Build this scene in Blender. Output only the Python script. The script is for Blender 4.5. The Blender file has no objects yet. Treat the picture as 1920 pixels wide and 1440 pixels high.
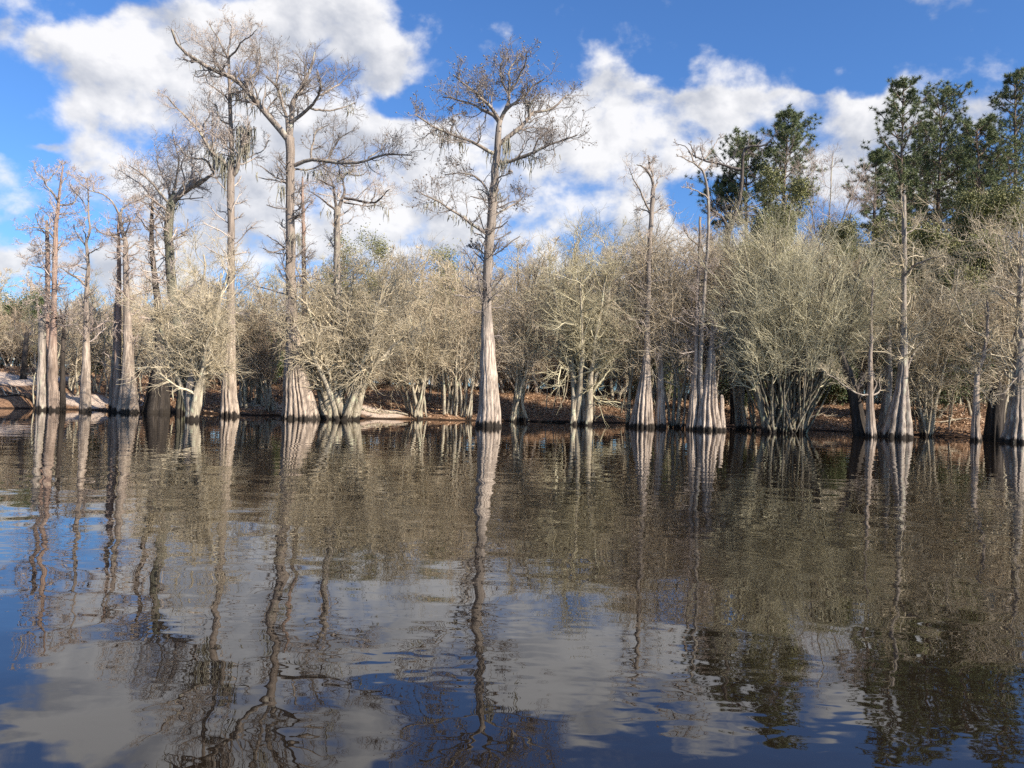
import bpy, math
import numpy as np
from mathutils import Matrix, Vector

# ----------------------------------------------------------------- camera
SC = bpy.context.scene
COL = SC.collection
CAM_H, FPX = 1.6, 1442.0
PITCH, ROLL = math.radians(0.875), math.radians(1.8)
_U = np.array([0, -math.sin(PITCH), math.cos(PITCH)])
_X = np.array([1.0, 0, 0])
CF = np.array([0, math.cos(PITCH), math.sin(PITCH)])
CR = math.cos(ROLL) * _X + math.sin(ROLL) * _U
CU = math.cos(ROLL) * _U - math.sin(ROLL) * _X
cd = bpy.data.cameras.new("camera")
cam = bpy.data.objects.new("camera", cd)
COL.objects.link(cam)
cam.matrix_world = Matrix(((CR[0], CU[0], -CF[0], 0), (CR[1], CU[1], -CF[1], 0),
                           (CR[2], CU[2], -CF[2], CAM_H), (0, 0, 0, 1)))
cd.sensor_width = 36
cd.lens = FPX / 1920 * 36
cd.clip_end = 5000
SC.camera = cam


def ray(px, py):
    return CF + CR * ((px - 960) / FPX) - CU * ((py - 720) / FPX)


def at(px, py, D):
    """the real point at distance D (metres along +Y) seen at a photo pixel"""
    d = ray(px, py)
    return np.array([0, 0, CAM_H]) + d * (D / d[1])


# ----------------------------------------------------------------- light
SUN_EL, SUN_AZ = math.radians(32), math.radians(127)       # azimuth clockwise from +Y (behind-right of the camera)
sdir = np.array([math.sin(SUN_AZ) * math.cos(SUN_EL), math.cos(SUN_AZ) * math.cos(SUN_EL), math.sin(SUN_EL)])
sl = bpy.data.lights.new("sun", 'SUN')
sl.energy = 5.0
sl.angle = math.radians(0.5)
sl.color = (1.0, 0.9, 0.76)
so = bpy.data.objects.new("sun", sl)
so.rotation_euler = Vector((-sdir[0], -sdir[1], -sdir[2])).to_track_quat('-Z', 'Y').to_euler()
COL.objects.link(so)

SC.view_settings.view_transform = 'Standard'
SC.view_settings.look = 'None'
SC.view_settings.exposure = 0.93
SC.view_settings.gamma = 1
SC.render.engine = 'CYCLES'
SC.cycles.max_bounces = 6
SC.cycles.diffuse_bounces = 2
SC.cycles.glossy_bounces = 3
SC.cycles.transparent_max_bounces = 4
SC.cycles.sample_clamp_indirect = 6
SC.cycles.use_denoising = False

SKY_STRENGTH = 0.09
W = bpy.data.worlds.new("World")
SC.world = W
W.use_nodes = True


class NT:
    def __init__(s, tree):
        s.t = tree

    def n(s, typ, **kw):
        nd = s.t.nodes.new(typ)
        for k, v in kw.items():
            setattr(nd, k, v)
        return nd

    def put(s, sock, v):
        if hasattr(v, 'is_output'):
            s.t.links.new(v, sock)
        elif v is not None:
            sock.default_value = v

    def math(s, op, a, b=None, c=None, clamp=False):
        nd = s.n('ShaderNodeMath', operation=op, use_clamp=clamp)
        for i, v in enumerate((a, b, c)):
            s.put(nd.inputs[i], v)
        return nd.outputs[0]

    def vmath(s, op, a, b=None, c=None):
        nd = s.n('ShaderNodeVectorMath', operation=op)
        for i, v in enumerate((a, b, c)):
            if v is not None:
                s.put(nd.inputs[i], v)
        return nd.outputs['Value'] if op in ('LENGTH', 'DOT_PRODUCT') else nd.outputs[0]

    def noise(s, vec, scale, detail=3, rough=.55, dist=0):
        nd = s.n('ShaderNodeTexNoise')
        s.put(nd.inputs['Vector'], vec)
        nd.inputs['Scale'].default_value = scale
        nd.inputs['Detail'].default_value = detail
        nd.inputs['Roughness'].default_value = rough
        nd.inputs['Distortion'].default_value = dist
        return nd.outputs['Fac']

    def ramp(s, x, a, b, ya=0.0, yb=1.0, kind='SMOOTHSTEP'):
        nd = s.n('ShaderNodeMapRange', interpolation_type=kind)
        for i, v in enumerate((x, a, b, ya, yb)):
            s.put(nd.inputs[i], v)
        return nd.outputs[0]

    def mix(s, f, a, b, blend='MIX'):
        nd = s.n('ShaderNodeMix', data_type='RGBA', blend_type=blend)
        s.put(nd.inputs[0], f)
        for sock, v in ((nd.inputs[6], a), (nd.inputs[7], b)):
            if isinstance(v, (tuple, list)) and len(v) == 3:
                v = tuple(v) + (1,)
            s.put(sock, v)
        return nd.outputs[2]


def build_sky():
    t = NT(W.node_tree)
    for nd in list(W.node_tree.nodes):
        W.node_tree.nodes.remove(nd)
    out = t.n('ShaderNodeOutputWorld')
    bg = t.n('ShaderNodeBackground')
    bg.inputs['Strength'].default_value = SKY_STRENGTH
    sky = t.n('ShaderNodeTexSky', sky_type='NISHITA')
    sky.sun_disc = False
    sky.sun_elevation = SUN_EL
    sky.sun_rotation = SUN_AZ
    sky.air_density = 1.0
    sky.dust_density = 1.0
    sky.ozone_density = 2.2
    tc = t.n('ShaderNodeTexCoord').outputs['Generated']
    sep = t.n('ShaderNodeSeparateXYZ')
    t.put(sep.inputs[0], tc)
    yy = t.math('MAXIMUM', sep.outputs[1], 0.12)
    comb = t.n('ShaderNodeCombineXYZ')
    t.put(comb.inputs[0], t.math('DIVIDE', sep.outputs[0], yy))
    t.put(comb.inputs[1], t.math('DIVIDE', sep.outputs[2], yy))
    wn = t.n('ShaderNodeTexNoise')
    t.put(wn.inputs['Vector'], tc)
    wn.inputs['Scale'].default_value = 13
    wn.inputs['Detail'].default_value = 5
    uv = t.vmath('MULTIPLY_ADD', t.vmath('SUBTRACT', wn.outputs['Color'], (.5, .5, .5)), (.10, .085, 0), comb.outputs[0])
    # where the cloud banks stand in the sky: (x, y, half width, half height, weight)
    B = [(95, 105, 75, 55, .75), (190, 70, 120, 70, .8), (330, 55, 130, 55, .9), (250, 170, 170, 75, 1), (330, 250, 190, 90, 1),
         (220, 300, 120, 45, .8), (430, 180, 150, 110, 1), (500, 15, 70, 35, .7), (630, 35, 150, 70, .95), (705, 115, 100, 60, .9),
         (580, 120, 130, 90, 1), (470, 330, 240, 130, 1), (640, 345, 150, 110, 1), (745, 240, 90, 40, .8), (850, 285, 180, 80, 1),
         (850, 385, 250, 90, .95), (1000, 300, 170, 120, 1), (1110, 250, 110, 80, 1), (1160, 170, 70, 45, .75), (1200, 300, 130, 100, 1),
         (1130, 370, 140, 60, .8), (1240, 212, 150, 46, .9), (1390, 218, 120, 40, .75), (1480, 225, 160, 55, 1.3), (1640, 225, 160, 60, 1.4),
         (1580, 300, 220, 75, 1), (1420, 300, 120, 70, .9), (1830, 230, 75, 60, .9), (1790, 320, 160, 60, .8), (80, 276, 48, 17, .8),
         (42, 210, 45, 18, .5), (5, 65, 30, 25, .5), (60, 500, 260, 45, .8), (350, 470, 240, 60, .8), (985, 84, 26, 16, .4),
         (925, 112, 60, 20, .5), (700, 430, 200, 60, .8), (1250, 470, 200, 50, .6), (1580, 120, 40, 14, .35), (1690, 175, 40, 40, .5),
         (785, 195, 75, 52, -.75), (1310, 235, 60, 30, -.5), (640, 268, 65, 22, -.6), (1290, 370, 55, 45, -1), (330, 115, 45, 22, -.35), (1440, 62, 130, 60, -.8), (940, 18, 90, 36, -.6), (1210, 85, 60, 40, -.3),
         (1215, 115, 50, 25, -.3), (1000, 410, 260, 60, .7), (1180, 400, 130, 55, .7), (1330, 200, 240, 40, .35), (560, 400, 260, 60, .5)]
    acc = None
    for px, py, rx, ry, w in B:
        d = ray(px, py)
        u, v = d[0] / d[1], d[2] / d[1]
        su, sv = FPX / (rx * 1.5), FPX / (ry * 1.5)
        q = t.vmath('LENGTH', t.vmath('MULTIPLY_ADD', uv, (su, sv, 0), (-u * su, -v * sv, 0)))
        f = t.ramp(q, 1.0, 0.1)
        acc = t.math('MULTIPLY', f, w) if acc is None else t.math('MULTIPLY_ADD', f, w, acc)
    acc = t.math('MINIMUM', acc, .92)
    # a few clouds on the rest of the dome too
    p0 = t.vmath('MULTIPLY', tc, (1, 1, 1.35))
    big = t.noise(p0, 2.3, 2)
    front = t.ramp(sep.outputs[1], 0.35, 0.7)
    zen = t.ramp(sep.outputs[2], 0.62, 0.48)
    front = t.math('MULTIPLY', front, zen)
    rest = t.math('MULTIPLY', t.ramp(big, 0.54, 0.68), t.math('SUBTRACT', 1.0, front))
    acc = t.math('ADD', acc, rest)
    N1 = t.noise(p0, 9.5, 8, .56, .12)
    N2 = t.noise(t.vmath('ADD', p0, (0.014, 0, 0.03)), 9.5, 5, .54, .12)
    N3 = t.noise(p0, 5.0, 2, .5)
    dens = t.math('ADD', acc, t.math('MULTIPLY_ADD', N1, 3.9, -1.95))
    alpha = t.ramp(dens, 0.1, .95)
    sh = t.math('MULTIPLY_ADD', t.math('SUBTRACT', N1, N2), 4.6, 0.46)
    sh = t.math('MULTIPLY_ADD', t.math('SUBTRACT', N3, 0.5), 1.8, sh)
    thick = t.ramp(dens, 1.5, 0.5, 0.0, 0.2)
    sh = t.math('ADD', sh, thick, clamp=True)
    ccol = t.mix(sh, (3.4, 3.55, 3.95), (5.9, 5.85, 5.9))
    blue = t.mix(1.0, sky.outputs[0], (0.47, 0.75, 1.12), 'MULTIPLY')
    t.put(bg.inputs['Color'], t.mix(t.math('MULTIPLY', alpha, 0.96), blue, ccol))
    t.t.links.new(bg.outputs[0], out.inputs[0])
    W.cycles.sampling_method = 'MANUAL'
    W.cycles.sample_map_resolution = 512


build_sky()

# ----------------------------------------------------------------- materials


def new_mat(name):
    m = bpy.data.materials.new(name)
    m.use_nodes = True
    t = NT(m.node_tree)
    b = m.node_tree.nodes['Principled BSDF']
    return m, t, b


def bark_mat(name, pale, dark, high=None, tone_z=4.3, wet=True, lichen=None):
    """vertical-grained bark, a butt paler than the bark higher up, a wet ring just above the water"""
    m, t, b = new_mat(name)
    pos = t.n('ShaderNodeNewGeometry').outputs['Position']
    st = t.vmath('MULTIPLY', pos, (1, 1, 0.09))
    n1 = t.noise(st, 11.0, 6, .7)
    n2 = t.noise(pos, 1.6, 4, .6)
    n3 = t.noise(t.vmath('MULTIPLY', pos, (1, 1, .35)), 5.0, 4, .6)
    c = t.mix(t.ramp(n1, .40, .60), dark, pale)
    n4 = t.noise(t.vmath('MULTIPLY', pos, (1, 1, .22)), 2.6, 4, .65, .4)
    c = t.mix(t.ramp(n4, .47, .66, 0, .85), c, tuple(x * .8 for x in dark))
    c = t.mix(t.ramp(n2, .5, .72, 0, .6), c, tuple(x * .55 for x in dark))
    c = t.mix(t.ramp(n4, .40, .30, 0, .45), c, tuple(min(.7, x * 1.12) for x in pale))
    sep = t.n('ShaderNodeSeparateXYZ')
    t.put(sep.inputs[0], pos)
    z = sep.outputs[2]
    if high:
        hz = t.math('ADD', z, t.math('MULTIPLY', t.math('SUBTRACT', n2, .5), 5.0))
        hc = t.mix(t.ramp(n1, .35, .65), tuple(x * .55 for x in high), high)
        c = t.mix(t.ramp(hz, tone_z - .7, tone_z + .9), c, hc)  # blends to the upper bark tone with height
    if lichen:
        c = t.mix(t.ramp(n3, .55, .66, 0, .8), c, lichen)
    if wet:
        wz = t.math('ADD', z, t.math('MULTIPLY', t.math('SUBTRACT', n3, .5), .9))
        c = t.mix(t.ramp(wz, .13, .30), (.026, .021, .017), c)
    t.put(b.inputs['Base Color'], c)
    b.inputs['Roughness'].default_value = .9
    b.inputs['Specular IOR Level'].default_value = .2
    bp = t.n('ShaderNodeBump')
    bp.inputs['Strength'].default_value = .8
    bp.inputs['Distance'].default_value = .06
    t.put(bp.inputs['Height'], n1)
    t.put(b.inputs['Normal'], bp.outputs[0])
    return m


def twig_mat(name, a, bcol, rough=.85):
    m, t, b = new_mat(name)
    pos = t.n('ShaderNodeNewGeometry')
    n1 = t.noise(pos.outputs['Position'], .9, 3, .6)
    n2 = t.noise(pos.outputs['Position'], 5, 2, .6)
    rnd = pos.outputs['Random Per Island']
    f = t.math('ADD', t.math('MULTIPLY', rnd, .5), t.math('MULTIPLY_ADD', n1, .6, -.05))
    c = t.mix(t.ramp(f, .2, .8), a, bcol)
    c = t.mix(t.ramp(n2, .62, .75, 0, .6), c, tuple(x * .4 for x in a))
    t.put(b.inputs['Base Color'], c)
    b.inputs['Roughness'].default_value = rough
    b.inputs['Specular IOR Level'].default_value = .2
    return m


def leaf_mat(name, a, bcol, trans=.25):
    m, t, b = new_mat(name)
    g = t.n('ShaderNodeNewGeometry')
    n1 = t.noise(g.outputs['Position'], .7, 3, .6)
    f = t.math('ADD', t.math('MULTIPLY', g.outputs['Random Per Island'], .6), t.math('MULTIPLY_ADD', n1, .8, -.2))
    c = t.mix(t.ramp(f, .15, .85), a, bcol)
    t.put(b.inputs['Base Color'], c)
    b.inputs['Roughness'].default_value = .55
    b.inputs['Specular IOR Level'].default_value = .35
    return m


M = {}
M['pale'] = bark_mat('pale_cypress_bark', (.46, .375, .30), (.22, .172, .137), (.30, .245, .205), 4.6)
M['pale_low'] = bark_mat('pale_butt_bark', (.52, .43, .35), (.23, .182, .147), (.31, .26, .22), 4.7)
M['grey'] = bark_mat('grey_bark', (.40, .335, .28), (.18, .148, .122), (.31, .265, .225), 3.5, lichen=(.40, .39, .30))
M['dark'] = bark_mat('shade_dark_bark', (.06, .049, .041), (.028, .023, .02), (.10, .082, .07), 3.0)  # near-black: the shade on these trunks is put into the bark colour
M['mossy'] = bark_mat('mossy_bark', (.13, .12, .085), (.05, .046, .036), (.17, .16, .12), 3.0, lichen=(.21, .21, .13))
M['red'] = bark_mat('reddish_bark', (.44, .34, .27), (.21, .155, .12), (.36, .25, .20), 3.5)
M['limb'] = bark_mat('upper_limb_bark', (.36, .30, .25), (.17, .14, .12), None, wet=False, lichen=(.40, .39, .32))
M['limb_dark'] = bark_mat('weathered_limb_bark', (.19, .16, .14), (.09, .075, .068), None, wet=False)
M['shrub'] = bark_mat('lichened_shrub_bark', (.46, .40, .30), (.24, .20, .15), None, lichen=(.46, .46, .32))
M['shrub_dark'] = bark_mat('dark_shrub_bark', (.24, .21, .155), (.10, .085, .065), None, lichen=(.33, .34, .22))
M['twig_cyp'] = twig_mat('cypress_twigs', (.36, .29, .245), (.55, .47, .405))
M['twig_red'] = twig_mat('reddish_twigs', (.34, .265, .225), (.52, .43, .375))
M['twig_dk'] = twig_mat('dark_twigs', (.16, .135, .12), (.31, .265, .235))
M['twig_pale'] = twig_mat('pale_lichen_twigs', (.37, .31, .21), (.57, .485, .35))
M['twig_green'] = twig_mat('green_lichen_twigs', (.36, .315, .20), (.56, .50, .345))
M['twig_hero'] = twig_mat('bright_lichen_twigs', (.40, .36, .24), (.61, .555, .39))
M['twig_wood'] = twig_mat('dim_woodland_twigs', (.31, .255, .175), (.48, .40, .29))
M['twig_bg'] = twig_mat('woodland_twigs', (.43, .35, .245), (.62, .52, .385))
M['twig_brown'] = twig_mat('brown_brush_twigs', (.38, .29, .20), (.57, .45, .33))
M['moss'] = twig_mat('spanish_moss', (.20, .185, .14), (.34, .32, .255), 1)
M['pine'] = leaf_mat('pine_needles', (.068, .094, .040), (.20, .225, .095))
M['olive'] = leaf_mat('olive_leaves', (.10, .105, .035), (.24, .23, .085))
M['greenleaf'] = leaf_mat('dark_evergreen_leaves', (.03, .05, .018), (.10, .125, .045))
M['litter'] = leaf_mat('fallen_leaves', (.19, .11, .065), (.45, .31, .20))
M['pinebark'] = bark_mat('pine_bark', (.25, .19, .15), (.11, .08, .065), None, wet=False)

# ----------------------------------------------------------------- geometry helpers


def unit(a):
    return a / np.maximum(np.linalg.norm(a, axis=-1, keepdims=True), 1e-9)


class MB:
    """collects vertices and faces, then links them as ONE mesh object"""

    def __init__(s):
        s.v, s.q, s.t, s.nv = [], [], [], 0

    def add(s, v, q=None, t=None):
        if q is not None and len(q):
            s.q.append(np.asarray(q, np.int64) + s.nv)
        if t is not None and len(t):
            s.t.append(np.asarray(t, np.int64) + s.nv)
        s.v.append(np.asarray(v, float))
        s.nv += len(v)
        return s

    def tubes(s, P, R, sides=3):
        """P (N,k,3) centre lines, R (N,k) radii"""
        N, k = P.shape[:2]
        if N == 0:
            return s
        T = np.empty_like(P)
        T[:, 1:-1] = P[:, 2:] - P[:, :-2]
        T[:, 0] = P[:, 1] - P[:, 0]
        T[:, -1] = P[:, -1] - P[:, -2]
        T = unit(T)
        D = unit(P[:, -1] - P[:, 0])
        ref = np.where(np.abs(D[:, 2:3]) < .8, np.array([[0, 0, 1.]]), np.array([[0.31, 0.95, 0.]]))
        A = unit(np.cross(T, ref[:, None, :]))
        Bv = np.cross(T, A)
        th = np.arange(sides) * 2 * math.pi / sides
        V = (P[:, :, None] + R[:, :, None, None] * (np.cos(th)[:, None] * A[:, :, None] + np.sin(th)[:, None] * Bv[:, :, None]))
        i = np.arange(N)[:, None, None] * k * sides + np.arange(k - 1)[None, :, None] * sides
        a = np.arange(sides)[None, None]
        b = (a + 1) % sides
        F = np.stack([i + a, i + b, i + sides + b, i + sides + a], -1).reshape(-1, 4)
        return s.add(V.reshape(-1, 3), F)

    def build(s, name, mat, parent=None, origin=(0, 0, 0), smooth=True):
        me = bpy.data.meshes.new(name)
        V = np.concatenate(s.v) - np.asarray(origin, float)
        q = np.concatenate(s.q) if s.q else np.zeros((0, 4), np.int64)
        t = np.concatenate(s.t) if s.t else np.zeros((0, 3), np.int64)
        me.vertices.add(len(V))
        me.vertices.foreach_set('co', V.ravel().astype(np.float32))
        me.loops.add(q.size + t.size)
        me.loops.foreach_set('vertex_index', np.concatenate([q.ravel(), t.ravel()]).astype(np.int32))
        me.polygons.add(len(q) + len(t))
        me.polygons.foreach_set('loop_start', np.concatenate([np.arange(len(q)) * 4, q.size + np.arange(len(t)) * 3]).astype(np.int32))
        if smooth:
            me.polygons.foreach_set('use_smooth', np.ones(len(q) + len(t), bool))
        me.materials.append(mat)
        me.update(calc_edges=True)
        o = bpy.data.objects.new(name, me)
        COL.objects.link(o)
        if parent is not None:
            o.parent = parent
        else:
            o.location = origin
        return o


def tag(o, label=None, cat=None, group=None, kind=None):
    for k, v in (('label', label), ('category', cat), ('group', group), ('kind', kind)):
        if v:
            o[k] = v
    return o


def thing(name, loc, label, cat, group=None):
    o = bpy.data.objects.new(name, None)
    o.empty_display_size = .2
    COL.objects.link(o)
    o.location = loc
    return tag(o, label, cat, group)


def copy_tree(o, parent=None):
    c = o.copy()
    COL.objects.link(c)
    if parent is not None:
        c.parent = parent
    for ch in list(o.children):
        copy_tree(ch, c)
    return c


def smooth_path(pts, rad, n, rng, wander=0.0):
    """resample a polyline to n points with a soft curve; a little sideways wander"""
    pts = np.asarray(pts, float)
    d = np.concatenate([[0], np.cumsum(np.linalg.norm(np.diff(pts, axis=0), axis=1))])
    L = d[-1]
    s = np.linspace(0, L, n)
    # Catmull-Rom by Hermite with finite-difference tangents
    m = np.gradient(pts, d, axis=0)
    i = np.clip(np.searchsorted(d, s, side='right') - 1, 0, len(d) - 2)
    h = (d[i + 1] - d[i])[:, None]
    x = ((s - d[i])[:, None]) / h
    p = ((2 * x**3 - 3 * x**2 + 1) * pts[i] + (x**3 - 2 * x**2 + x) * h * m[i]
         + (-2 * x**3 + 3 * x**2) * pts[i + 1] + (x**3 - x**2) * h * m[i + 1])
    if wander:
        w = rng.normal(0, 1, (n, 3))
        w[1:-1] = (w[:-2] + w[1:-1] + w[2:]) / 3
        w[0] = 0
        w[-1] = 0
        p = p + w * wander
    return p, np.interp(s, d, rad)


def grow(P, R, n, rng, t0=.2, t1=1., ang=55, asd=15, L=.4, lt=.5, up=.08, wand=.18, k=4, rr=.55, rmin=.01, absL=None, tip=.35):
    """n children on each of the parent lines P (N,k,3)"""
    N, kp = P.shape[:2]
    idx = np.repeat(np.arange(N), n)
    m = len(idx)
    t = rng.uniform(t0, t1, m)
    s = t * (kp - 1)
    i = np.clip(s.astype(int), 0, kp - 2)
    f = (s - i)[:, None]
    a, b = P[idx, i], P[idx, i + 1]
    pos = a + (b - a) * f
    T = unit(b - a)
    rad = R[idx, i] * (1 - f[:, 0]) + R[idx, i + 1] * f[:, 0]
    perp = unit(np.cross(T, rng.normal(0, 1, (m, 3))))
    al = np.radians(np.clip(rng.normal(ang, asd, m), 8, 120))[:, None]
    d = T * np.cos(al) + perp * np.sin(al)
    plen = np.linalg.norm(np.diff(P, axis=1), axis=2).sum(1)[idx]
    ln = (absL if absL is not None else L * plen) * (1 - lt * t) * rng.uniform(.55, 1.35, m)
    Q = np.empty((m, k, 3))
    Q[:, 0] = pos
    seg = (ln / (k - 1))[:, None]
    for j in range(1, k):
        d = unit(d + np.array([0, 0, up]) + wand * rng.normal(0, 1, (m, 3)))
        Q[:, j] = Q[:, j - 1] + d * seg
    r0 = np.maximum(np.minimum(rad * rr, rad * .95), rmin)
    RR = r0[:, None] * np.linspace(1, tip, k)[None]
    RR = np.maximum(RR, rmin * .75)
    return Q, RR


def trunk_mesh(pts, rad, rng, flutes=9, flare=.35, fl_h=3.0, ring=.22, sides=48, broken=False, twist=.15, depth=1.0):
    """an upright trunk with irregular rounded flutes that die out upwards"""
    L = np.linalg.norm(np.diff(pts, axis=0), axis=1).sum()
    n = max(10, min(110, int(L / ring)))
    sides = max(sides, flutes * 8) if sides > 12 else sides
    P, R = smooth_path(pts, rad, n, rng, 0.02)
    z0 = P[0, 2]
    # a run below the water or ground
    P = np.vstack([P[:1] + [[0, 0, -.9]], P[:1] + [[0, 0, -.35]], P])
    R = np.concatenate([[R[0] * 1.12, R[0] * 1.06], R])
    n = len(P)
    th = np.arange(sides) * 2 * math.pi / sides
    # irregular lobe angles
    edges = np.sort((np.arange(flutes) + rng.uniform(-.32, .32, flutes)) / flutes) * 2 * math.pi
    h = np.clip(P[:, 2] - z0, 0, None)
    V = np.empty((n, sides, 3))
    ph = rng.uniform(0, 6.28)
    gd = rng.uniform(.25, 1.0, flutes) * depth            # how deep each groove is cut at the foot
    gh = rng.uniform(.35, 1.25, flutes) * fl_h            # and how high it runs
    wob, wph = rng.uniform(.02, .09, flutes), rng.uniform(0, 6.28, flutes)
    for j in range(n):
        e = edges + wob * np.sin(h[j] * 1.1 + wph)
        e = np.sort(e)
        ex = np.concatenate([e, [e[0] + 2 * math.pi]])
        a = (th + twist * h[j] * .15 + ph) % (2 * math.pi)
        a = np.where(a < e[0], a + 2 * math.pi, a)
        k = np.clip(np.searchsorted(ex, a, side='right') - 1, 0, flutes - 1)
        x = np.clip((a - ex[k]) / (ex[k + 1] - ex[k]), 0, 1)
        g = 2.2 * flare * gd * np.exp(-(h[j] / gh)**1.3) + .03 * gd
        gg = g[k] * (1 - x) + g[(k + 1) % flutes] * x
        lobe = np.sqrt(np.clip(np.sin(math.pi * x), 0, 1))
        r = R[j] * (1.04 - np.minimum(gg, .55) * (1 - lobe) + rng.normal(0, .010, sides) + .03 * np.sin(2 * th + h[j] * .8 + ph) + .02 * np.sin(3 * th + h[j] * 1.7))
        V[j, :, 0] = P[j, 0] + r * np.cos(th)
        V[j, :, 1] = P[j, 1] + r * np.sin(th)
        V[j, :, 2] = P[j, 2]
    if broken:                      # jagged snapped top
        jag = rng.uniform(-.1, 1, sides)
        jag = (jag + np.roll(jag, 1) + np.roll(jag, 2)) / 3
        V[-1, :, 2] += jag * R[-1] * 3
        V[-2, :, 2] += jag * R[-1] * .5
    mb = MB()
    i = np.arange(n - 1)[:, None] * sides
    a = np.arange(sides)[None]
    b = (a + 1) % sides
    F = np.stack([i + a, i + b, i + sides + b, i + sides + a], -1).reshape(-1, 4)
    Vf = V.reshape(-1, 3)
    cap = len(Vf)
    Vf = np.vstack([Vf, [P[-1] + [0, 0, .02 if broken else R[-1]]]])
    top = (n - 1) * sides
    tri = np.stack([top + a[0], top + b[0], np.full(sides, cap)], -1)
    mb.add(Vf, F, tri)
    return mb, P, R


# ----------------------------------------------------------------- the setting: ground, water
_sx = np.array([-700, -300, 0, 200, 430, 560, 700, 850, 1000, 1100, 1270, 1400, 1550, 1750, 1900, 2200, 2800])
_sD = np.array([43, 43, 43.5, 44.5, 45, 45, 45.0, 46.5, 49, 51.5, 52, 51, 49, 46, 44, 42, 40])
SHX = (_sx - 960) / FPX * _sD


def shore(x):
    return np.interp(x, SHX, _sD) + .5 * np.sin(x * .9) + .35 * np.sin(x * 2.3 + 1)


def ground_z(x, y):
    x, y = np.asarray(x, float), np.asarray(y, float)
    d = y - shore(x)
    bump = (.10 * np.sin(x * 1.1 + .4 * y) + .07 * np.sin(x * 2.7 - y * 1.3) + .05 * np.sin(y * 2.9 + x * .7)) * np.clip(d / 3, 0, 1)
    h = 2.35 * (1 - np.exp(-np.clip(d, 0, None) / 9.0)) + bump
    lf = np.clip((-24 - x) / 4, 0, 1)
    h = h + lf * 0.5 * (1 - np.exp(-np.clip(d, 0, None) / 3.0))
    b = -1.6 * (1 - np.exp(-np.clip(-d, 0, None) / 6.0))
    far = np.clip((y - 90) / 200, 0, 1) * 1.2
    return np.where(d > 0, h + far, b)


def build_ground():
    xs = np.concatenate([np.linspace(-1500, -90, 24), np.linspace(-86, 86, 345), np.linspace(90, 1500, 24)])
    ys = np.concatenate([np.linspace(-120, 34, 16), np.linspace(35, 75, 110), np.linspace(76, 140, 40), np.linspace(150, 2500, 28)])
    X, Y = np.meshgrid(xs, ys)
    Z = ground_z(X, Y)
    V = np.stack([X, Y, Z], -1).reshape(-1, 3)
    nx, ny = len(xs), len(ys)
    i = (np.arange(ny - 1)[:, None] * nx + np.arange(nx - 1)[None]).ravel()
    F = np.stack([i, i + 1, i + nx + 1, i + nx], -1)
    m, t, b = new_mat('leaf_strewn_bank')
    pos = t.n('ShaderNodeNewGeometry').outputs['Position']
    n1 = t.noise(pos, 6, 5, .7)
    n2 = t.noise(pos, .5, 4, .6)
    n3 = t.noise(pos, 22, 3, .7)
    c = t.mix(t.ramp(n1, .35, .65), (.10, .055, .032), (.33, .195, .115))
    c = t.mix(t.ramp(n3, .5, .7, 0, .6), c, (.44, .30, .20))
    c = t.mix(t.ramp(n2, .5, .68, 0, .75), c, (.075, .052, .036))
    sep = t.n('ShaderNodeSeparateXYZ')
    t.put(sep.inputs[0], pos)
    # pale sand bars: three patches along the water
    sand = None
    for (px, D, rx, ry) in ((712, 46.4, 1.7, 1.3), (5, 50, 5.5, 2.4), (190, 46.2, 4, 1.4), (505, 47, 1.6, 1.6)):
        x0 = (px - 960) / FPX * D
        q = t.vmath('LENGTH', t.vmath('MULTIPLY_ADD', pos, (1 / rx, 1 / ry, 0), (-x0 / rx, -D / ry, 0)))
        q = t.math('ADD', q, t.math('MULTIPLY', t.math('SUBTRACT', n1, .5), .7))
        f = t.ramp(q, 1.05, .75)
        sand = f if sand is None else t.math('MAXIMUM', sand, f)
    sc = t.mix(n1, (.43, .335, .265), (.62, .50, .41))
    c = t.mix(sand, c, sc)
    wetz = t.math('ADD', sep.outputs[2], t.math('MULTIPLY', t.math('SUBTRACT', n1, .5), .1))
    c = t.mix(t.ramp(wetz, .03, .12), (.035, .022, .015), c)
    t.put(b.inputs['Base Color'], c)
    b.inputs['Roughness'].default_value = .95
    b.inputs['Specular IOR Level'].default_value = .1
    bp = t.n('ShaderNodeBump')
    bp.inputs['Strength'].default_value = 1
    bp.inputs['Distance'].default_value = .12
    t.put(bp.inputs['Height'], n1)
    t.put(b.inputs['Normal'], bp.outputs[0])
    o = MB().add(V, F).build('ground', m)
    tag(o, kind='structure')


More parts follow.
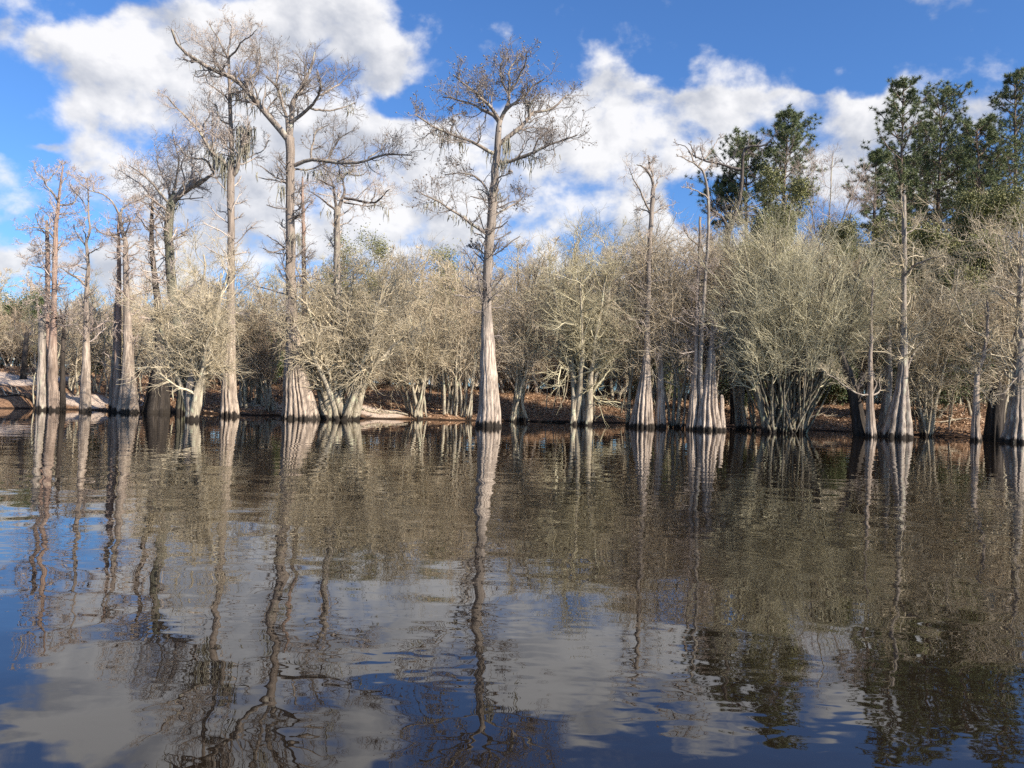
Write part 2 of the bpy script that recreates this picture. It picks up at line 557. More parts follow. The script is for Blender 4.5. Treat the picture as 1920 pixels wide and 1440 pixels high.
def build_water():
    xs = np.linspace(-1500, 1500, 3)
    ys = np.array([-120., 0, 75])
    X, Y = np.meshgrid(xs, ys)
    V = np.stack([X, Y, X * 0], -1).reshape(-1, 3)
    i = np.array([0, 1, 3, 4])
    F = np.stack([i, i + 1, i + 4, i + 3], -1)
    m, t, b = new_mat('blackwater_river')
    pos = t.n('ShaderNodeNewGeometry').outputs['Position']
    b.inputs['Base Color'].default_value = (.010, .0068, .0042, 1)
    b.inputs['Roughness'].default_value = .004
    b.inputs['IOR'].default_value = 1.62
    p1 = t.vmath('MULTIPLY', pos, (1.0, 1.25, 0))
    w1 = t.noise(p1, 1.0, 1, .4, .3)           # gentle swell, about a metre
    w2 = t.noise(t.vmath('MULTIPLY', pos, (1, 1.7, 0)), 4.2, 1, .4, .2)           # ripples
    patch = t.ramp(t.noise(t.vmath('MULTIPLY', pos, (.6, 1.6, 0)), .22, 2), .42, .62, .25, 1.25)
    sy = t.n('ShaderNodeSeparateXYZ')
    t.put(sy.inputs[0], pos)
    lee = t.ramp(sy.outputs[1], 9, 38, 1.0, .28)          # calmer in the lee of the trees
    hgt = t.math('MULTIPLY', t.math('MULTIPLY_ADD', w1, .0125, t.math('MULTIPLY', t.math('MULTIPLY', w2, .0016), patch)), lee)
    bp = t.n('ShaderNodeBump')
    bp.inputs['Strength'].default_value = 1
    bp.inputs['Distance'].default_value = 1
    t.put(bp.inputs['Height'], hgt)
    t.put(b.inputs['Normal'], bp.outputs[0])
    o = MB().add(V, F).build('water', m)
    tag(o, kind='structure')


build_ground()
build_water()

# ----------------------------------------------------------------- tree builders


def limb_path(pxs, D, r0, rng, dz, k=14, r1=None):
    """pxs photo pixels along a limb; its far end stands dz metres nearer/farther than its root"""
    n = len(pxs)
    pts = [at(x, y, D + dz * (i / (n - 1))**1.2) for i, (x, y) in enumerate(pxs)]
    rr0 = .8 * r0 / FPX * D
    rad = np.linspace(rr0, (r1 / FPX * D) if r1 else max(rr0 * .3, .014), n)
    return smooth_path(pts, rad, k, rng, .05)


def cypress(name, label, D, trunk, limbs=(), mat='pale', lmat='limb', tmat='twig_cyp', seed=1, flutes=9, flare=.35, fl_h=3.0,
            broken=False, side_twigs=0, st=(.35, .98), twl=2.2, dens=1.0, moss=(), cat='cypress tree', group=None, depth=1.0, sides=48, cones=0, tw=1.0, tsc=1.0):
    rng = np.random.default_rng(seed)
    base = at(trunk[0][0], trunk[0][1], D)
    gz = max(float(ground_z(base[0], D)), 0.0)
    base[2] = gz
    root = thing(name, base, label, cat, group)
    pts = np.array([at(x, y, D) for x, y, r in trunk])
    pts[0, 2] = gz
    rad = np.array([r for x, y, r in trunk]) / FPX * D * .87 * tsc
    mb, TP, TR = trunk_mesh(pts, rad, rng, flutes, flare, fl_h, broken=broken, depth=depth, sides=sides)
    mb.build('trunk', M[mat], root, base)
    lines = []
    for li, lm in enumerate(limbs):
        pxs, r0 = lm[0], lm[1]
        dz = lm[2] if len(lm) > 2 else rng.uniform(-2.6, 2.6)
        P, R = limb_path(pxs, D, r0, rng, dz)
        P, R = P[None], R[None]
        lines.append((P, R))
        ob = MB().tubes(P, R, 8).build('limb', M[lmat], root, base)
        L = np.linalg.norm(np.diff(P[0], axis=0), axis=1).sum()
        ns = max(5, int(L * 3.3 * dens))
        A = grow(P, R, ns, rng, .18, 1, 55, 16, absL=min(1.7, .42 * L) * tw, lt=.35, up=.14, wand=.28, k=7, rr=.4, rmin=.013)
        Bq = grow(A[0], A[1], 6, rng, .15, 1, 48, 16, L=.6, lt=.4, up=.12, wand=.28, k=5, rr=.55, rmin=.0085)
        Cq = grow(Bq[0], Bq[1], 5, rng, .15, 1, 45, 16, L=.7, lt=.4, up=.08, wand=.25, k=3, rr=.65, rmin=.0058)
        tb = MB().tubes(*A, 4).tubes(*Bq, 3).tubes(*Cq, 3)
        if cones:
            tips = Cq[0][:, -1]
            sel = tips[rng.random(len(tips)) < cones]
            if len(sel):
                r = rng.uniform(.03, .055, (len(sel), 1, 1))
                oc = np.array([[1, 0, 0], [0, 1, 0], [-1, 0, 0], [0, -1, 0], [0, 0, 1], [0, 0, -1]], float)
                V = sel[:, None] + oc[None] * r
                f = np.array([[0, 1, 4], [1, 2, 4], [2, 3, 4], [3, 0, 4], [1, 0, 5], [2, 1, 5], [3, 2, 5], [0, 3, 5]])
                tb.add(V.reshape(-1, 3), None, (f[None] + np.arange(len(sel))[:, None, None] * 6).reshape(-1, 3))
        tb.build('twigs', M[tmat], ob, base)
    if side_twigs:
        P, R = TP[None], TR[None]
        A = grow(P, R, side_twigs, rng, st[0], st[1], 68, 18, absL=twl, lt=.45, up=.10, wand=.24, k=6, rr=.3, rmin=.013)
        A = (A[0], np.minimum(A[1], .032))
        Bq = grow(A[0], A[1], 6, rng, .15, 1, 50, 16, L=.5, lt=.4, up=.12, wand=.25, k=4, rr=.55, rmin=.008)
        Cq = grow(Bq[0], Bq[1], 5, rng, .15, 1, 45, 16, L=.65, lt=.4, up=.08, wand=.22, k=3, rr=.65, rmin=.0058)
        MB().tubes(*A, 4).tubes(*Bq, 3).tubes(*Cq, 3).build('side_twigs', M[tmat], root, base)
    if moss:
        for (x, y, w, hpx, n) in moss:
            mm = MB()
            c = at(x, y, D)
            sc = D / FPX
            m_ = n
            p0 = c + np.stack([rng.normal(0, w * sc * .5, m_), rng.normal(0, .25, m_), rng.normal(0, .12, m_)], -1)
            ln = np.abs(rng.normal(.7, .3, m_)) * hpx * sc
            k = 6
            Q = np.empty((m_, k, 3))
            Q[:, 0] = p0
            for j in range(1, k):
                Q[:, j] = Q[:, j - 1] + np.stack([rng.normal(0, .03, m_), rng.normal(0, .03, m_), -ln / (k - 1)], -1)
            prof = np.array([.5, 1, .95, .75, .5, .15])
            mm.tubes(Q, rng.uniform(.012, .034, m_)[:, None] * prof[None], 3)
            mm.build('hanging_moss', M['moss'], root, base)
    return root


def shrub(name, label, D, bases, crown, nst, mat='shrub', tmat='twig_pale', seed=1, rpx=5, n1=10, n2=8, n3=5, droop=0.05, low=-.35,
          up=.06, cat='shrub', spread=1.0, group=None, twig_r=.0065, wander=.16, bmat=None, dep=.8, at0=.28, ang=40, big=0, vase=.10):
    """bases: pixel x of the stems at the water; crown (cx,cy,rx,ry) in pixels"""
    rng = np.random.default_rng(seed)
    cx, cy, rx, ry = crown
    sc = D / FPX
    bz = max(float(ground_z(at(np.mean(bases), 800, D)[0], D)), 0)
    C = at(cx, cy, D)
    base = at(np.mean(bases), 800, D)
    base[2] = bz
    root = thing(name, base, label, cat, group)
    a, c = rx * sc, ry * sc
    lines, rads = [], []
    for i in range(nst):
        b = at(bases[i % len(bases)] + rng.normal(0, 4), 800, D + rng.normal(0, .5))
        b[2] = bz - .3
        # a target on the crown shell
        for _ in range(50):
            d = unit(rng.normal(0, 1, 3))
            if d[2] > low:
                break
        f = rng.uniform(.55, .85)
        tgt = C + d * np.array([a, a * dep, c]) * f * spread
        mid = b + (tgt - b) * .45
        mid[2] += .10 * abs(tgt[0] - b[0]) * (1 if d[2] < .3 else -1) * .6
        mid[:2] -= (tgt - b)[:2] * vase
        P, R = smooth_path([b, mid, tgt], [rpx * sc * (rng.uniform(.6, 1.6) if not big or i % big else 2.6), rpx * sc * (.66 if not big or i % big else 1.3), .04], 14, rng, .10)
        lines.append(P)
        rads.append(R)
        MB().tubes(P[None], R[None], 7).build('stem', M[mat], root, base)
    P, R = np.array(lines), np.array(rads)
    A = grow(P, R, n1, rng, at0, 1, ang, 13, L=.34, lt=.35, up=up, wand=wander + .05, k=9, rr=.55, rmin=.018)
    Bq = grow(A[0], A[1], n2, rng, .12, 1, ang + 2, 15, L=.6, lt=.4, up=up - droop, wand=wander + .03, k=5, rr=.5, rmin=.011)
    Cq = grow(Bq[0], Bq[1], max(3, n3 - 1), rng, .12, 1, 40, 15, L=.95, lt=.4, up=up - droop, wand=wander + .04, k=4, rr=.6, rmin=twig_r)
    MB().tubes(*A, 4).build('branches', M[bmat or tmat], root, base)
    MB().tubes(*Bq, 3).tubes(*Cq, 3).build('crown', M[tmat], root, base)
    return root


def needle_tufts(c, rng, n=22, L=.32, w=.035):
    """tufts of narrow blades round points c (m,3)"""
    m = len(c)
    d = unit(rng.normal(0, 1, (m, n, 3)) + np.array([0, 0, .35]))
    s = unit(np.cross(d, rng.normal(0, 1, (m, n, 3)))) * w
    ln = L * rng.uniform(.6, 1.2, (m, n, 1))
    p = c[:, None]
    V = np.stack([p - s, p + s, p + d * ln], 2).reshape(-1, 3)
    return V, np.arange(len(V)).reshape(-1, 3)


def pine(name, label, D, x, top, bot, half, seed, nb=64, group=None):
    half = half * 1.5
    rng = np.random.default_rng(seed)
    sc = D / FPX
    t3 = at(x, top, D)
    b3 = t3.copy()
    b3[2] = ground_z(t3[0], D)
    b3[0] += rng.uniform(-1, 1)
    root = thing(name, b3, label, 'pine tree', group)
    H = t3[2] - b3[2]
    pts = np.array([b3, b3 + (t3 - b3) * .5 + [rng.normal(0, .25), 0, 0], t3])
    mb, TP, TR = trunk_mesh(pts, [.30, .2, .03], rng, 7, .1, .5, ring=.6, sides=12)
    mb.build('trunk', M['pinebark'], root, b3)
    zb = at(x, bot, D)[2]
    lines = []
    for i in range(nb):
        f = (i + rng.random()) / nb
        z = zb + (t3[2] - .3 - zb) * f
        p = np.array([np.interp(z, TP[:, 2], TP[:, 0]), np.interp(z, TP[:, 2], TP[:, 1]), z])
        az = i * 2.4 + rng.uniform(-.5, .5)
        env = half * sc * (1.05 - f)**.55 * rng.uniform(.45, 1.1) * (.55 + .45 * min(1, f * 4 + .3))
        d = np.array([math.cos(az), math.sin(az), .15 + .7 * f])
        q = p + d * env * .55
        e = p + d * env + np.array([0, 0, .25 * env])
        lines.append(smooth_path([p, q, e], [.06, .045, .02], 7, rng, .06)[0])
    P = np.array(lines)
    R = np.tile(np.linspace(.065, .02, 7), (nb, 1))
    A = grow(P, R, 10, rng, .25, 1, 50, 15, L=.42, lt=.3, up=.12, wand=.15, k=4, rr=.6, rmin=.014)
    lb = MB().tubes(P, R, 5).tubes(*A, 3)
    lb.build('limbs', M['pinebark'], root, b3)
    tips = np.concatenate([A[0][:, -1], A[0][:, 2], P[:, -1], t3[None]])
    tips = tips + rng.normal(0, .06, tips.shape)
    V, T = needle_tufts(tips, rng, 36, .40, .02)
    MB().add(V, None, T).build('needles', M['pine'], root, b3, smooth=False)
    return root


def leafy(mb, P, rng, per=10, spread=.28, size=.07):
    """leaf-sized quads round the points of twigs"""
    pts = P.reshape(-1, 3)
    c = np.repeat(pts, per, 0) + rng.normal(0, spread, (len(pts) * per, 3))
    m = len(c)
    u = unit(rng.normal(0, 1, (m, 3))) * size * rng.uniform(.6, 1.3, (m, 1))
    v = unit(np.cross(u, rng.normal(0, 1, (m, 3)))) * size * .5
    V = np.stack([c - u, c + v, c + u, c - v], 1).reshape(-1, 3)
    return mb.add(V, np.arange(len(V)).reshape(-1, 4))


def bare_tree_lines(rng, H, spread, stems=1, base_r=.16, n0=11, n1=8, n2=7, n3=4, up=.16, fan=.35, rmin=.012):
    """a bare woodland tree at the origin: lines of trunk and twigs"""
    tl, tr = [], []
    for s in range(stems):
        d = np.array([rng.normal(0, fan), rng.normal(0, fan), 1.0])
        e = d / np.linalg.norm(d) * H * rng.uniform(.75, .95)
        b = np.array([rng.normal(0, .15), rng.normal(0, .15), -.4])
        m = b + (e - b) * .5 + np.array([rng.normal(0, .05 * H), rng.normal(0, .05 * H), 0])
        P, R = smooth_path([b, m, e], [base_r, base_r * .6, .03], 12, rng, .12)
        tl.append(P)
        tr.append(R)
    P, R = np.array(tl), np.array(tr)
    A = grow(P, R, n0, rng, .22, 1, 48, 14, absL=spread, lt=.45, up=up, wand=.17, k=7, rr=.5, rmin=.025)
    Bq = grow(A[0], A[1], n1, rng, .15, 1, 45, 15, L=.5, lt=.4, up=up * .6, wand=.2, k=5, rr=.6, rmin=.017)
    Cq = grow(Bq[0], Bq[1], n2, rng, .12, 1, 42, 15, L=.85, lt=.4, up=up * .4, wand=.16, k=4, rr=.6, rmin=rmin * .75)
    Dq = grow(Cq[0], Cq[1], n3, rng, .2, 1, 38, 15, L=.7, lt=.4, up=up * .3, wand=.2, k=3, rr=.8, rmin=rmin * .6)
    return P, R, A, Bq, Cq, Dq


# ----------------------------------------------------------------- the tall cypresses along the water
TW = 'twig_cyp'
cypress('bald_cypress', 'tall central bald cypress with flat moss-hung crown and pale fluted butt', 39,
        [(916, 801, 28), (917, 770, 24), (917, 730, 20), (916, 690, 17.5), (914, 650, 14.5), (913, 610, 12), (912, 585, 10), (913, 560, 9),
         (914, 500, 9.5), (918, 450, 10), (922, 410, 9.5), (926, 360, 8.5), (930, 310, 7.5), (933, 270, 7), (936, 240, 6), (938, 226, 5)],
        [([(930, 289), (912, 279), (891, 268), (861, 257), (824, 243), (797, 225), (778, 214)], 5, -1.5),
         ([(936, 230), (925, 217), (904, 205), (894, 199), (861, 188), (830, 182)], 5, 2),
         ([(937, 228), (922, 205), (908, 190), (890, 172), (873, 160), (849, 140)], 4.5, -2),
         ([(938, 226), (948, 208), (957, 200), (980, 186), (1000, 160), (1020, 148)], 5, -1),
         ([(945, 212), (953, 190), (955, 161), (957, 130), (974, 100)], 4.5, .5),
         ([(953, 175), (940, 150), (938, 125), (945, 105)], 3, 1.5),
         ([(955, 168), (975, 140), (985, 115), (988, 95)], 3, -1.5),
         ([(937, 270), (968, 243), (988, 226), (997, 212), (1023, 208), (1050, 190), (1062, 178)], 5.5, 1.2),
         ([(992, 224), (995, 195), (1008, 178), (1015, 160)], 3, -.5),
         ([(908, 200), (905, 180), (900, 160), (905, 140)], 3, .8),
         ([(934, 305), (955, 303), (980, 295), (1020, 277), (1053, 263), (1082, 253)], 5, -1.2),
         ([(1000, 285), (1010, 262), (1030, 245), (1048, 240)], 2.5, .5),
         ([(918, 383), (914, 362), (905, 343), (891, 331), (861, 325), (833, 328)], 3.5, .6),
         ([(911, 438), (893, 424), (873, 411), (845, 393), (821, 379), (803, 370), (787, 360)], 4, -1.5),
         ([(923, 408), (945, 393), (968, 381), (986, 366)], 3, 1.5),
         ([(928, 340), (942, 330), (952, 327)], 2.5, -.8),
         ([(846, 250), (848, 230), (852, 218), (870, 212)], 3, .5),
         ([(914, 480), (895, 468), (880, 462)], 2, 1)],
        mat='pale_low', tmat='twig_dk', seed=8, flutes=17, flare=.13, fl_h=4.2, side_twigs=46, st=(.3, .75), twl=2.0, dens=1.5, cones=.14,
        moss=[(840, 250, 26, 34, 40), (866, 262, 12, 26, 22), (820, 243, 18, 18, 14), (951, 265, 7, 62, 24), (945, 300, 16, 30, 30),
              (980, 298, 34, 18, 34), (1010, 290, 30, 22, 16), (1000, 300, 4, 36, 6), (920, 285, 16, 22, 18), (985, 190, 12, 14, 14),
              (812, 378, 20, 18, 22), (860, 405, 26, 16, 22), (884, 420, 4, 26, 8), (932, 355, 8, 26, 12)])
cypress('bald_cypress', 'tall bald cypress with broad slanting buttress and thick limb reaching up left', 41.5,
        [(563, 787, 38), (562, 765, 33), (559, 735, 28), (555, 700, 23), (552, 660, 18), (549, 620, 13), (547, 590, 10.5), (546, 540, 9.5),
         (545, 470, 9), (544, 400, 8.5), (544, 330, 8.5), (544, 290, 8.5), (543, 258, 9)],
        [([(542, 264), (527, 246), (513, 231), (490, 203), (467, 176), (446, 155), (423, 141), (400, 132), (367, 110), (345, 95), (333, 83), (322, 55)], 8.5, -2.5),
         ([(544, 260), (547, 220), (550, 190), (563, 172), (572, 152), (577, 140), (583, 120), (590, 98)], 7, 1),
         ([(540, 250), (536, 215), (527, 185), (515, 160), (505, 148), (499, 143)], 4.5, -1),
         ([(546, 230), (575, 208), (590, 192), (598, 172), (600, 153), (594, 130)], 4.5, -2),
         ([(583, 203), (610, 208), (640, 204), (666, 192)], 3, 1.5),
         ([(597, 178), (620, 168), (640, 152), (650, 142)], 3, 2),
         ([(524, 182), (519, 150), (522, 125), (515, 90)], 3, 1.5),
         ([(553, 310), (580, 301), (610, 303), (640, 304), (685, 301), (715, 291), (745, 288), (772, 291)], 5, -3),
         ([(584, 301), (586, 270), (598, 243), (618, 232)], 3, 1.5),
         ([(614, 300), (628, 275), (640, 255), (660, 245)], 2.5, -.5),
         ([(690, 299), (712, 280), (722, 262)], 2, .5),
         ([(453, 163), (475, 141), (486, 122), (487, 90)], 4, 2),
         ([(420, 140), (405, 120), (400, 95), (390, 70)], 2.5, -2),
         ([(556, 178), (570, 165), (584, 161)], 3, 1.5),
         ([(550, 318), (575, 318), (612, 308), (650, 312)], 2.5, 2),
         ([(553, 410), (558, 405), (561, 402)], 2.5, -.6)],
        mat='pale', tmat='twig_dk', tsc=1.05, seed=6, flutes=21, flare=.22, fl_h=4.5, side_twigs=40, st=(.3, .9), twl=2.2, dens=1.2, cones=.03,
        moss=[(460, 178, 34, 22, 50), (445, 165, 14, 30, 30), (535, 165, 14, 22, 30), (478, 200, 14, 26, 14), (590, 320, 30, 22, 30),
              (650, 312, 40, 20, 22), (528, 350, 7, 40, 20), (560, 440, 12, 40, 24), (660, 205, 10, 16, 10), (705, 305, 26, 14, 14)])
cypress('bald_cypress', 'tall slim bald cypress with pale forked collar and dark moss masses', 42,
        [(431, 783, 21), (430, 755, 18), (430, 720, 15), (431, 690, 12.5), (432, 640, 10), (433, 580, 8), (433, 500, 7.5), (433, 420, 7), (433, 350, 7.5),
         (434, 325, 7), (435, 290, 5), (433, 250, 4.6), (431, 200, 4), (430, 150, 3.3), (428, 105, 2.4)],
        [([(437, 328), (446, 310), (450, 292), (454, 268), (462, 250), (468, 228)], 6, -1),
         ([(432, 322), (420, 303), (405, 291), (393, 281), (380, 258), (370, 243), (345, 215), (328, 200), (313, 180)], 4.5, -2),
         ([(388, 272), (380, 240), (392, 215), (385, 195)], 2.5, 1.5),
         ([(428, 108), (418, 88), (404, 65), (392, 42)], 2.6, -1), ([(428, 108), (430, 80), (436, 60), (425, 36)], 2.6, 1),
         ([(429, 112), (445, 92), (462, 72), (482, 55)], 2.6, -1.5), ([(430, 160), (447, 140), (462, 112), (480, 88)], 2.4, 1.5),
         ([(431, 190), (410, 170), (395, 160), (380, 155)], 2.2, 1), ([(428, 110), (410, 100), (385, 92), (358, 70)], 2.2, 1.5),
         ([(455, 300), (475, 292), (495, 280), (505, 262)], 2, .5), ([(433, 235), (412, 222), (405, 200), (392, 188)], 2.4, -1),
         ([(434, 285), (420, 265), (415, 245)], 2, 1.5)],
        mat='pale', tmat='twig_cyp', seed=5, flutes=11, flare=.3, fl_h=3.2, side_twigs=44, st=(.3, .98), twl=1.9, dens=1.2,
        moss=[(461, 240, 16, 46, 90), (457, 270, 14, 40, 70), (412, 292, 20, 40, 60), (420, 300, 10, 52, 26), (425, 330, 5, 40, 16),
              (395, 275, 14, 30, 26), (480, 320, 3, 20, 4), (372, 130, 10, 16, 8), (440, 300, 12, 20, 20)])
cypress('bald_cypress', 'dark ivy-clad cypress whose thick bare limb ends in an elbow', 43.5,
        [(344, 776, 17), (345, 740, 14), (343, 690, 12.5), (336, 620, 11), (325, 560, 9.5), (318, 480, 9), (316, 420, 9), (321, 385, 9), (328, 366, 7)],
        [([(325, 376), (340, 362), (367, 347), (385, 335), (402, 321)], 8.5, -1.2), ([(401, 323), (399, 300), (397, 270), (398, 235), (399, 212)], 3.2, 1),
         ([(401, 322), (392, 305), (382, 298), (365, 297), (345, 285), (330, 270)], 3.2, -1.5), ([(345, 358), (360, 330), (362, 312), (359, 300), (362, 280)], 2.8, 1.5),
         ([(320, 388), (300, 360), (272, 332), (242, 310)], 3.5, -2), ([(320, 385), (315, 350), (300, 322), (296, 290)], 3.5, 2),
         ([(322, 375), (330, 340), (335, 305), (325, 255)], 3.2, -.5), ([(318, 400), (285, 375), (262, 345), (232, 325)], 3, 1.5),
         ([(322, 378), (345, 345), (340, 310), (350, 290)], 2.6, 2), ([(316, 420), (295, 395), (270, 380), (245, 370)], 2.6, -1)],
        mat='mossy', tmat='twig_cyp', seed=4, flutes=9, flare=.3, fl_h=2.5, side_twigs=50, st=(.3, 1), twl=2.2, dens=1.35,
        moss=[(318, 385, 14, 14, 30), (330, 380, 10, 16, 20)])
cypress('bald_cypress', 'slender bare cypress with a pale arching limb, rising from a wide pale double butt', 42.5,
        [(240, 771, 23), (240, 745, 18), (241, 705, 13), (241, 660, 10), (238, 580, 7), (236, 520, 5.5), (235, 480, 5), (236, 462, 5), (231, 440, 4.2),
         (226, 420, 3.6), (224, 400, 3.2)],
        [([(225, 402), (218, 388), (205, 374), (185, 362), (168, 357), (150, 345)], 2.6, -1.5), ([(226, 402), (229, 391), (240, 384), (262, 374), (280, 368)], 2.6, 1),
         ([(234, 450), (222, 446), (208, 442), (190, 437), (172, 425)], 3, -1), ([(209, 442), (225, 436), (240, 434), (265, 430)], 2.4, 1.5),
         ([(233, 445), (240, 425), (243, 410)], 2, -1), ([(177, 360), (177, 345), (182, 330)], 1.6, .5), ([(228, 425), (240, 412), (235, 395)], 1.6, .5),
         ([(237, 470), (262, 452), (290, 455)], 2, 1.5)],
        mat='pale', tmat='twig_red', seed=3, flutes=8, flare=.26, fl_h=1.6, side_twigs=24, st=(.35, 1), twl=1.8, dens=1.1)
cypress('bald_cypress', 'thin straight cypress stem rising close beside the wide pale double butt', 43,
        [(219, 771, 11), (220, 740, 9), (221, 690, 7.5), (222, 620, 5.5), (223, 540, 4.5), (223, 480, 4), (222, 430, 2.6), (222, 400, 1.6)],
        [([(222, 455), (210, 440), (202, 428)], 1.5)], mat='red', tmat='twig_red', seed=31, flutes=6, flare=.22, fl_h=1.2, side_twigs=20, twl=1.5)
cypress('bald_cypress', 'short leaning cypress stem at the left foot of the wide pale double butt', 43.4,
        [(208, 770, 6), (209, 735, 5), (212, 690, 4.2), (215, 640, 3.4), (217, 580, 2.4), (218, 540, 1.6)], [], mat='grey', tmat='twig_red', seed=32, flutes=5, flare=.2, fl_h=1,
        side_twigs=12, twl=1.2, sides=24)
cypress('bald_cypress', 'single smooth cypress with bottle-shaped pale trunk and one long left limb', 42,
        [(160, 767, 14), (160, 750, 12.5), (161, 715, 10.5), (162, 670, 8.5), (162, 620, 6.6), (162, 570, 5.5), (163, 535, 5), (165, 510, 4.2), (163, 470, 3.6),
         (162, 452, 3.2), (167, 440, 2.4), (166, 400, 2), (165, 350, 1.4), (163, 335, 1)],
        [([(161, 535), (148, 524), (135, 517), (122, 508), (108, 500)], 3.2, -1.5), ([(160, 460), (150, 445), (142, 435), (136, 425)], 2, 1),
         ([(163, 505), (145, 498), (128, 494)], 1.8, 1), ([(165, 480), (178, 468), (192, 462)], 1.8, -1), ([(161, 452), (158, 430), (158, 415)], 1.6, 1.5),
         ([(166, 400), (152, 372), (135, 355), (130, 338)], 1.4, -1), ([(165, 345), (158, 335), (145, 330)], 1.2, 1)],
        mat='pale', tmat='twig_red', tsc=.86, seed=2, flutes=7, flare=.12, fl_h=1.2, side_twigs=26, st=(.3, 1), twl=1.8, depth=.7)
cypress('bald_cypress', 'reddish kink-limbed cypress, right stem of the pair at the sandy left bank', 42,
        [(101, 770, 11), (100, 735, 10), (99, 690, 9), (99, 640, 7.8), (101, 590, 5.6), (102, 520, 5), (104, 450, 4.5), (107, 400, 3.6), (111, 370, 2.8), (114, 340, 2), (119, 312, 1.2)],
        [([(110, 378), (98, 360), (84, 345), (83, 335), (70, 325), (62, 312)], 2.2, -1), ([(111, 384), (124, 382), (137, 377), (148, 362), (150, 350)], 2.4, 1),
         ([(84, 342), (95, 332), (108, 320), (112, 312)], 1.7, .8), ([(104, 450), (88, 432), (60, 428), (28, 431)], 1.8, -1.5),
         ([(103, 480), (118, 455), (135, 440)], 1.7, 1.5), ([(102, 530), (85, 505), (60, 498)], 1.6, 1), ([(102, 585), (85, 588), (70, 600)], 1.8, -1),
         ([(101, 560), (82, 545), (70, 560), (28, 565)], 1.6, -1), ([(103, 470), (90, 455), (70, 460), (52, 455)], 1.6, -2), ([(114, 345), (125, 330), (128, 318)], 1.4, 1)],
        mat='red', lmat='limb', tmat='twig_red', seed=1, flutes=7, flare=.14, fl_h=2, side_twigs=34, st=(.35, 1), twl=1.8, dens=1.2)
cypress('bald_cypress', 'broken-topped cypress with charred head, left stem of the sandy left bank pair', 42,
        [(79, 771, 12), (79, 740, 10.5), (79, 700, 9), (79, 660, 8), (79, 625, 7), (79, 600, 6)], [([(78, 605), (73, 596), (72, 580)], 2, .4)],
        mat='grey', tmat='twig_dk', seed=11, flutes=7, flare=.16, fl_h=2, broken=True, cat='cypress tree')
cypress('bald_cypress', 'dusky straight cypress standing just behind the broken-topped one', 44,
        [(86, 768, 5.5), (87, 700, 5), (88, 620, 4.8), (89, 540, 4.6), (89, 480, 4.4), (88, 440, 3.6), (88, 415, 2.4)],
        [([(88, 440), (75, 425), (66, 400)], 1.6), ([(89, 470), (70, 478), (50, 485)], 1.6), ([(88, 430), (98, 410), (100, 395)], 1.6)],
        mat='red', tmat='twig_red', seed=12, flutes=6, flare=.12, fl_h=2, side_twigs=30, twl=1.6, st=(.4, 1))
cypress('bald_cypress', 'thin black trunk right of the reddish twin cypress', 42.6,
        [(117, 769, 7), (117, 740, 5.5), (117, 690, 4.6), (118, 640, 4), (119, 605, 3.2), (113, 580, 2)],
        [([(118, 612), (110, 600), (100, 592)], 1.5), ([(119, 605), (124, 590), (126, 570)], 1.4)], mat='dark', lmat='limb_dark', tmat='twig_dk', seed=13, flutes=6, flare=.2, fl_h=1, sides=24)
cypress('dead_snag', 'short black snag standing on the sandbank at the far left', 51,
        [(43, 724, 7), (45, 690, 5.4), (48, 655, 4.6), (50, 629, 4)], [([(50, 630), (55, 627), (57, 625)], 1.3)], mat='dark', lmat='limb_dark', tmat='twig_dk', seed=14, flutes=6, flare=.15, fl_h=1,
        broken=True, sides=24, cat='dead tree')
cypress('hollow_cypress', 'wide dark hollow cypress butt between the pale double butt and the ivy-clad trunk', 43.5,
        [(293, 777, 30), (294, 755, 26), (297, 725, 20), (300, 690, 15), (301, 650, 11), (298, 600, 8.5), (292, 540, 6.5), (286, 480, 5), (284, 420, 4), (287, 370, 2)],
        [([(285, 440), (270, 420), (255, 400)], 2), ([(285, 420), (298, 395), (300, 370)], 2)],
        mat='dark', lmat='limb_dark', tmat='twig_red', seed=15, flutes=6, flare=.5, fl_h=2.0, side_twigs=30, twl=2, st=(.4, 1))  # shade of the hollow is painted in through the dark bark colour
cypress('bald_cypress', 'crooked cypress behind the lichened shrub, its low forked crown hung with moss', 50,
        [(630, 772, 10), (631, 700, 8.5), (631, 600, 7.5), (632, 500, 7), (632, 440, 6.6), (632, 405, 6), (633, 390, 6)],
        [([(633, 394), (640, 380), (646, 362), (645, 345), (640, 328)], 4.8, 1), ([(646, 371), (670, 376), (697, 378), (715, 370), (730, 355)], 3.4, -2),
         ([(632, 396), (618, 385), (600, 370), (578, 358)], 3.2, -1), ([(631, 396), (627, 368), (625, 345), (612, 318)], 4, 1.5),
         ([(640, 334), (655, 325), (675, 330), (690, 318)], 2.6, 1), ([(627, 350), (605, 340), (590, 330)], 2.4, -2), ([(697, 378), (705, 360), (700, 340)], 2, 1),
         ([(645, 380), (680, 385), (705, 386)], 2, .5)],
        mat='grey', lmat='limb_dark', tmat='twig_cyp', seed=7, flutes=9, flare=.3, fl_h=2, side_twigs=26, st=(.4, 1), twl=2.4, dens=1.2,
        moss=[(712, 380, 22, 14, 20), (725, 390, 5, 26, 8), (640, 330, 20, 14, 16), (615, 395, 14, 16, 14)])
cypress('bald_cypress', 'thin pole-like cypress immediately right of the broad slanting buttress tree', 48,
        [(572, 770, 7), (572, 680, 5.5), (571, 600, 5), (570, 520, 4.5), (569, 440, 4), (568, 380, 3.2), (567, 332, 1.6)],
        [([(569, 400), (580, 385), (592, 372)], 1.8), ([(568, 370), (558, 355), (556, 340)], 1.5)], mat='red', tmat='twig_red', seed=16, flutes=6, flare=.15, fl_h=1, side_twigs=30, twl=1.7, st=(.5, 1), sides=24)
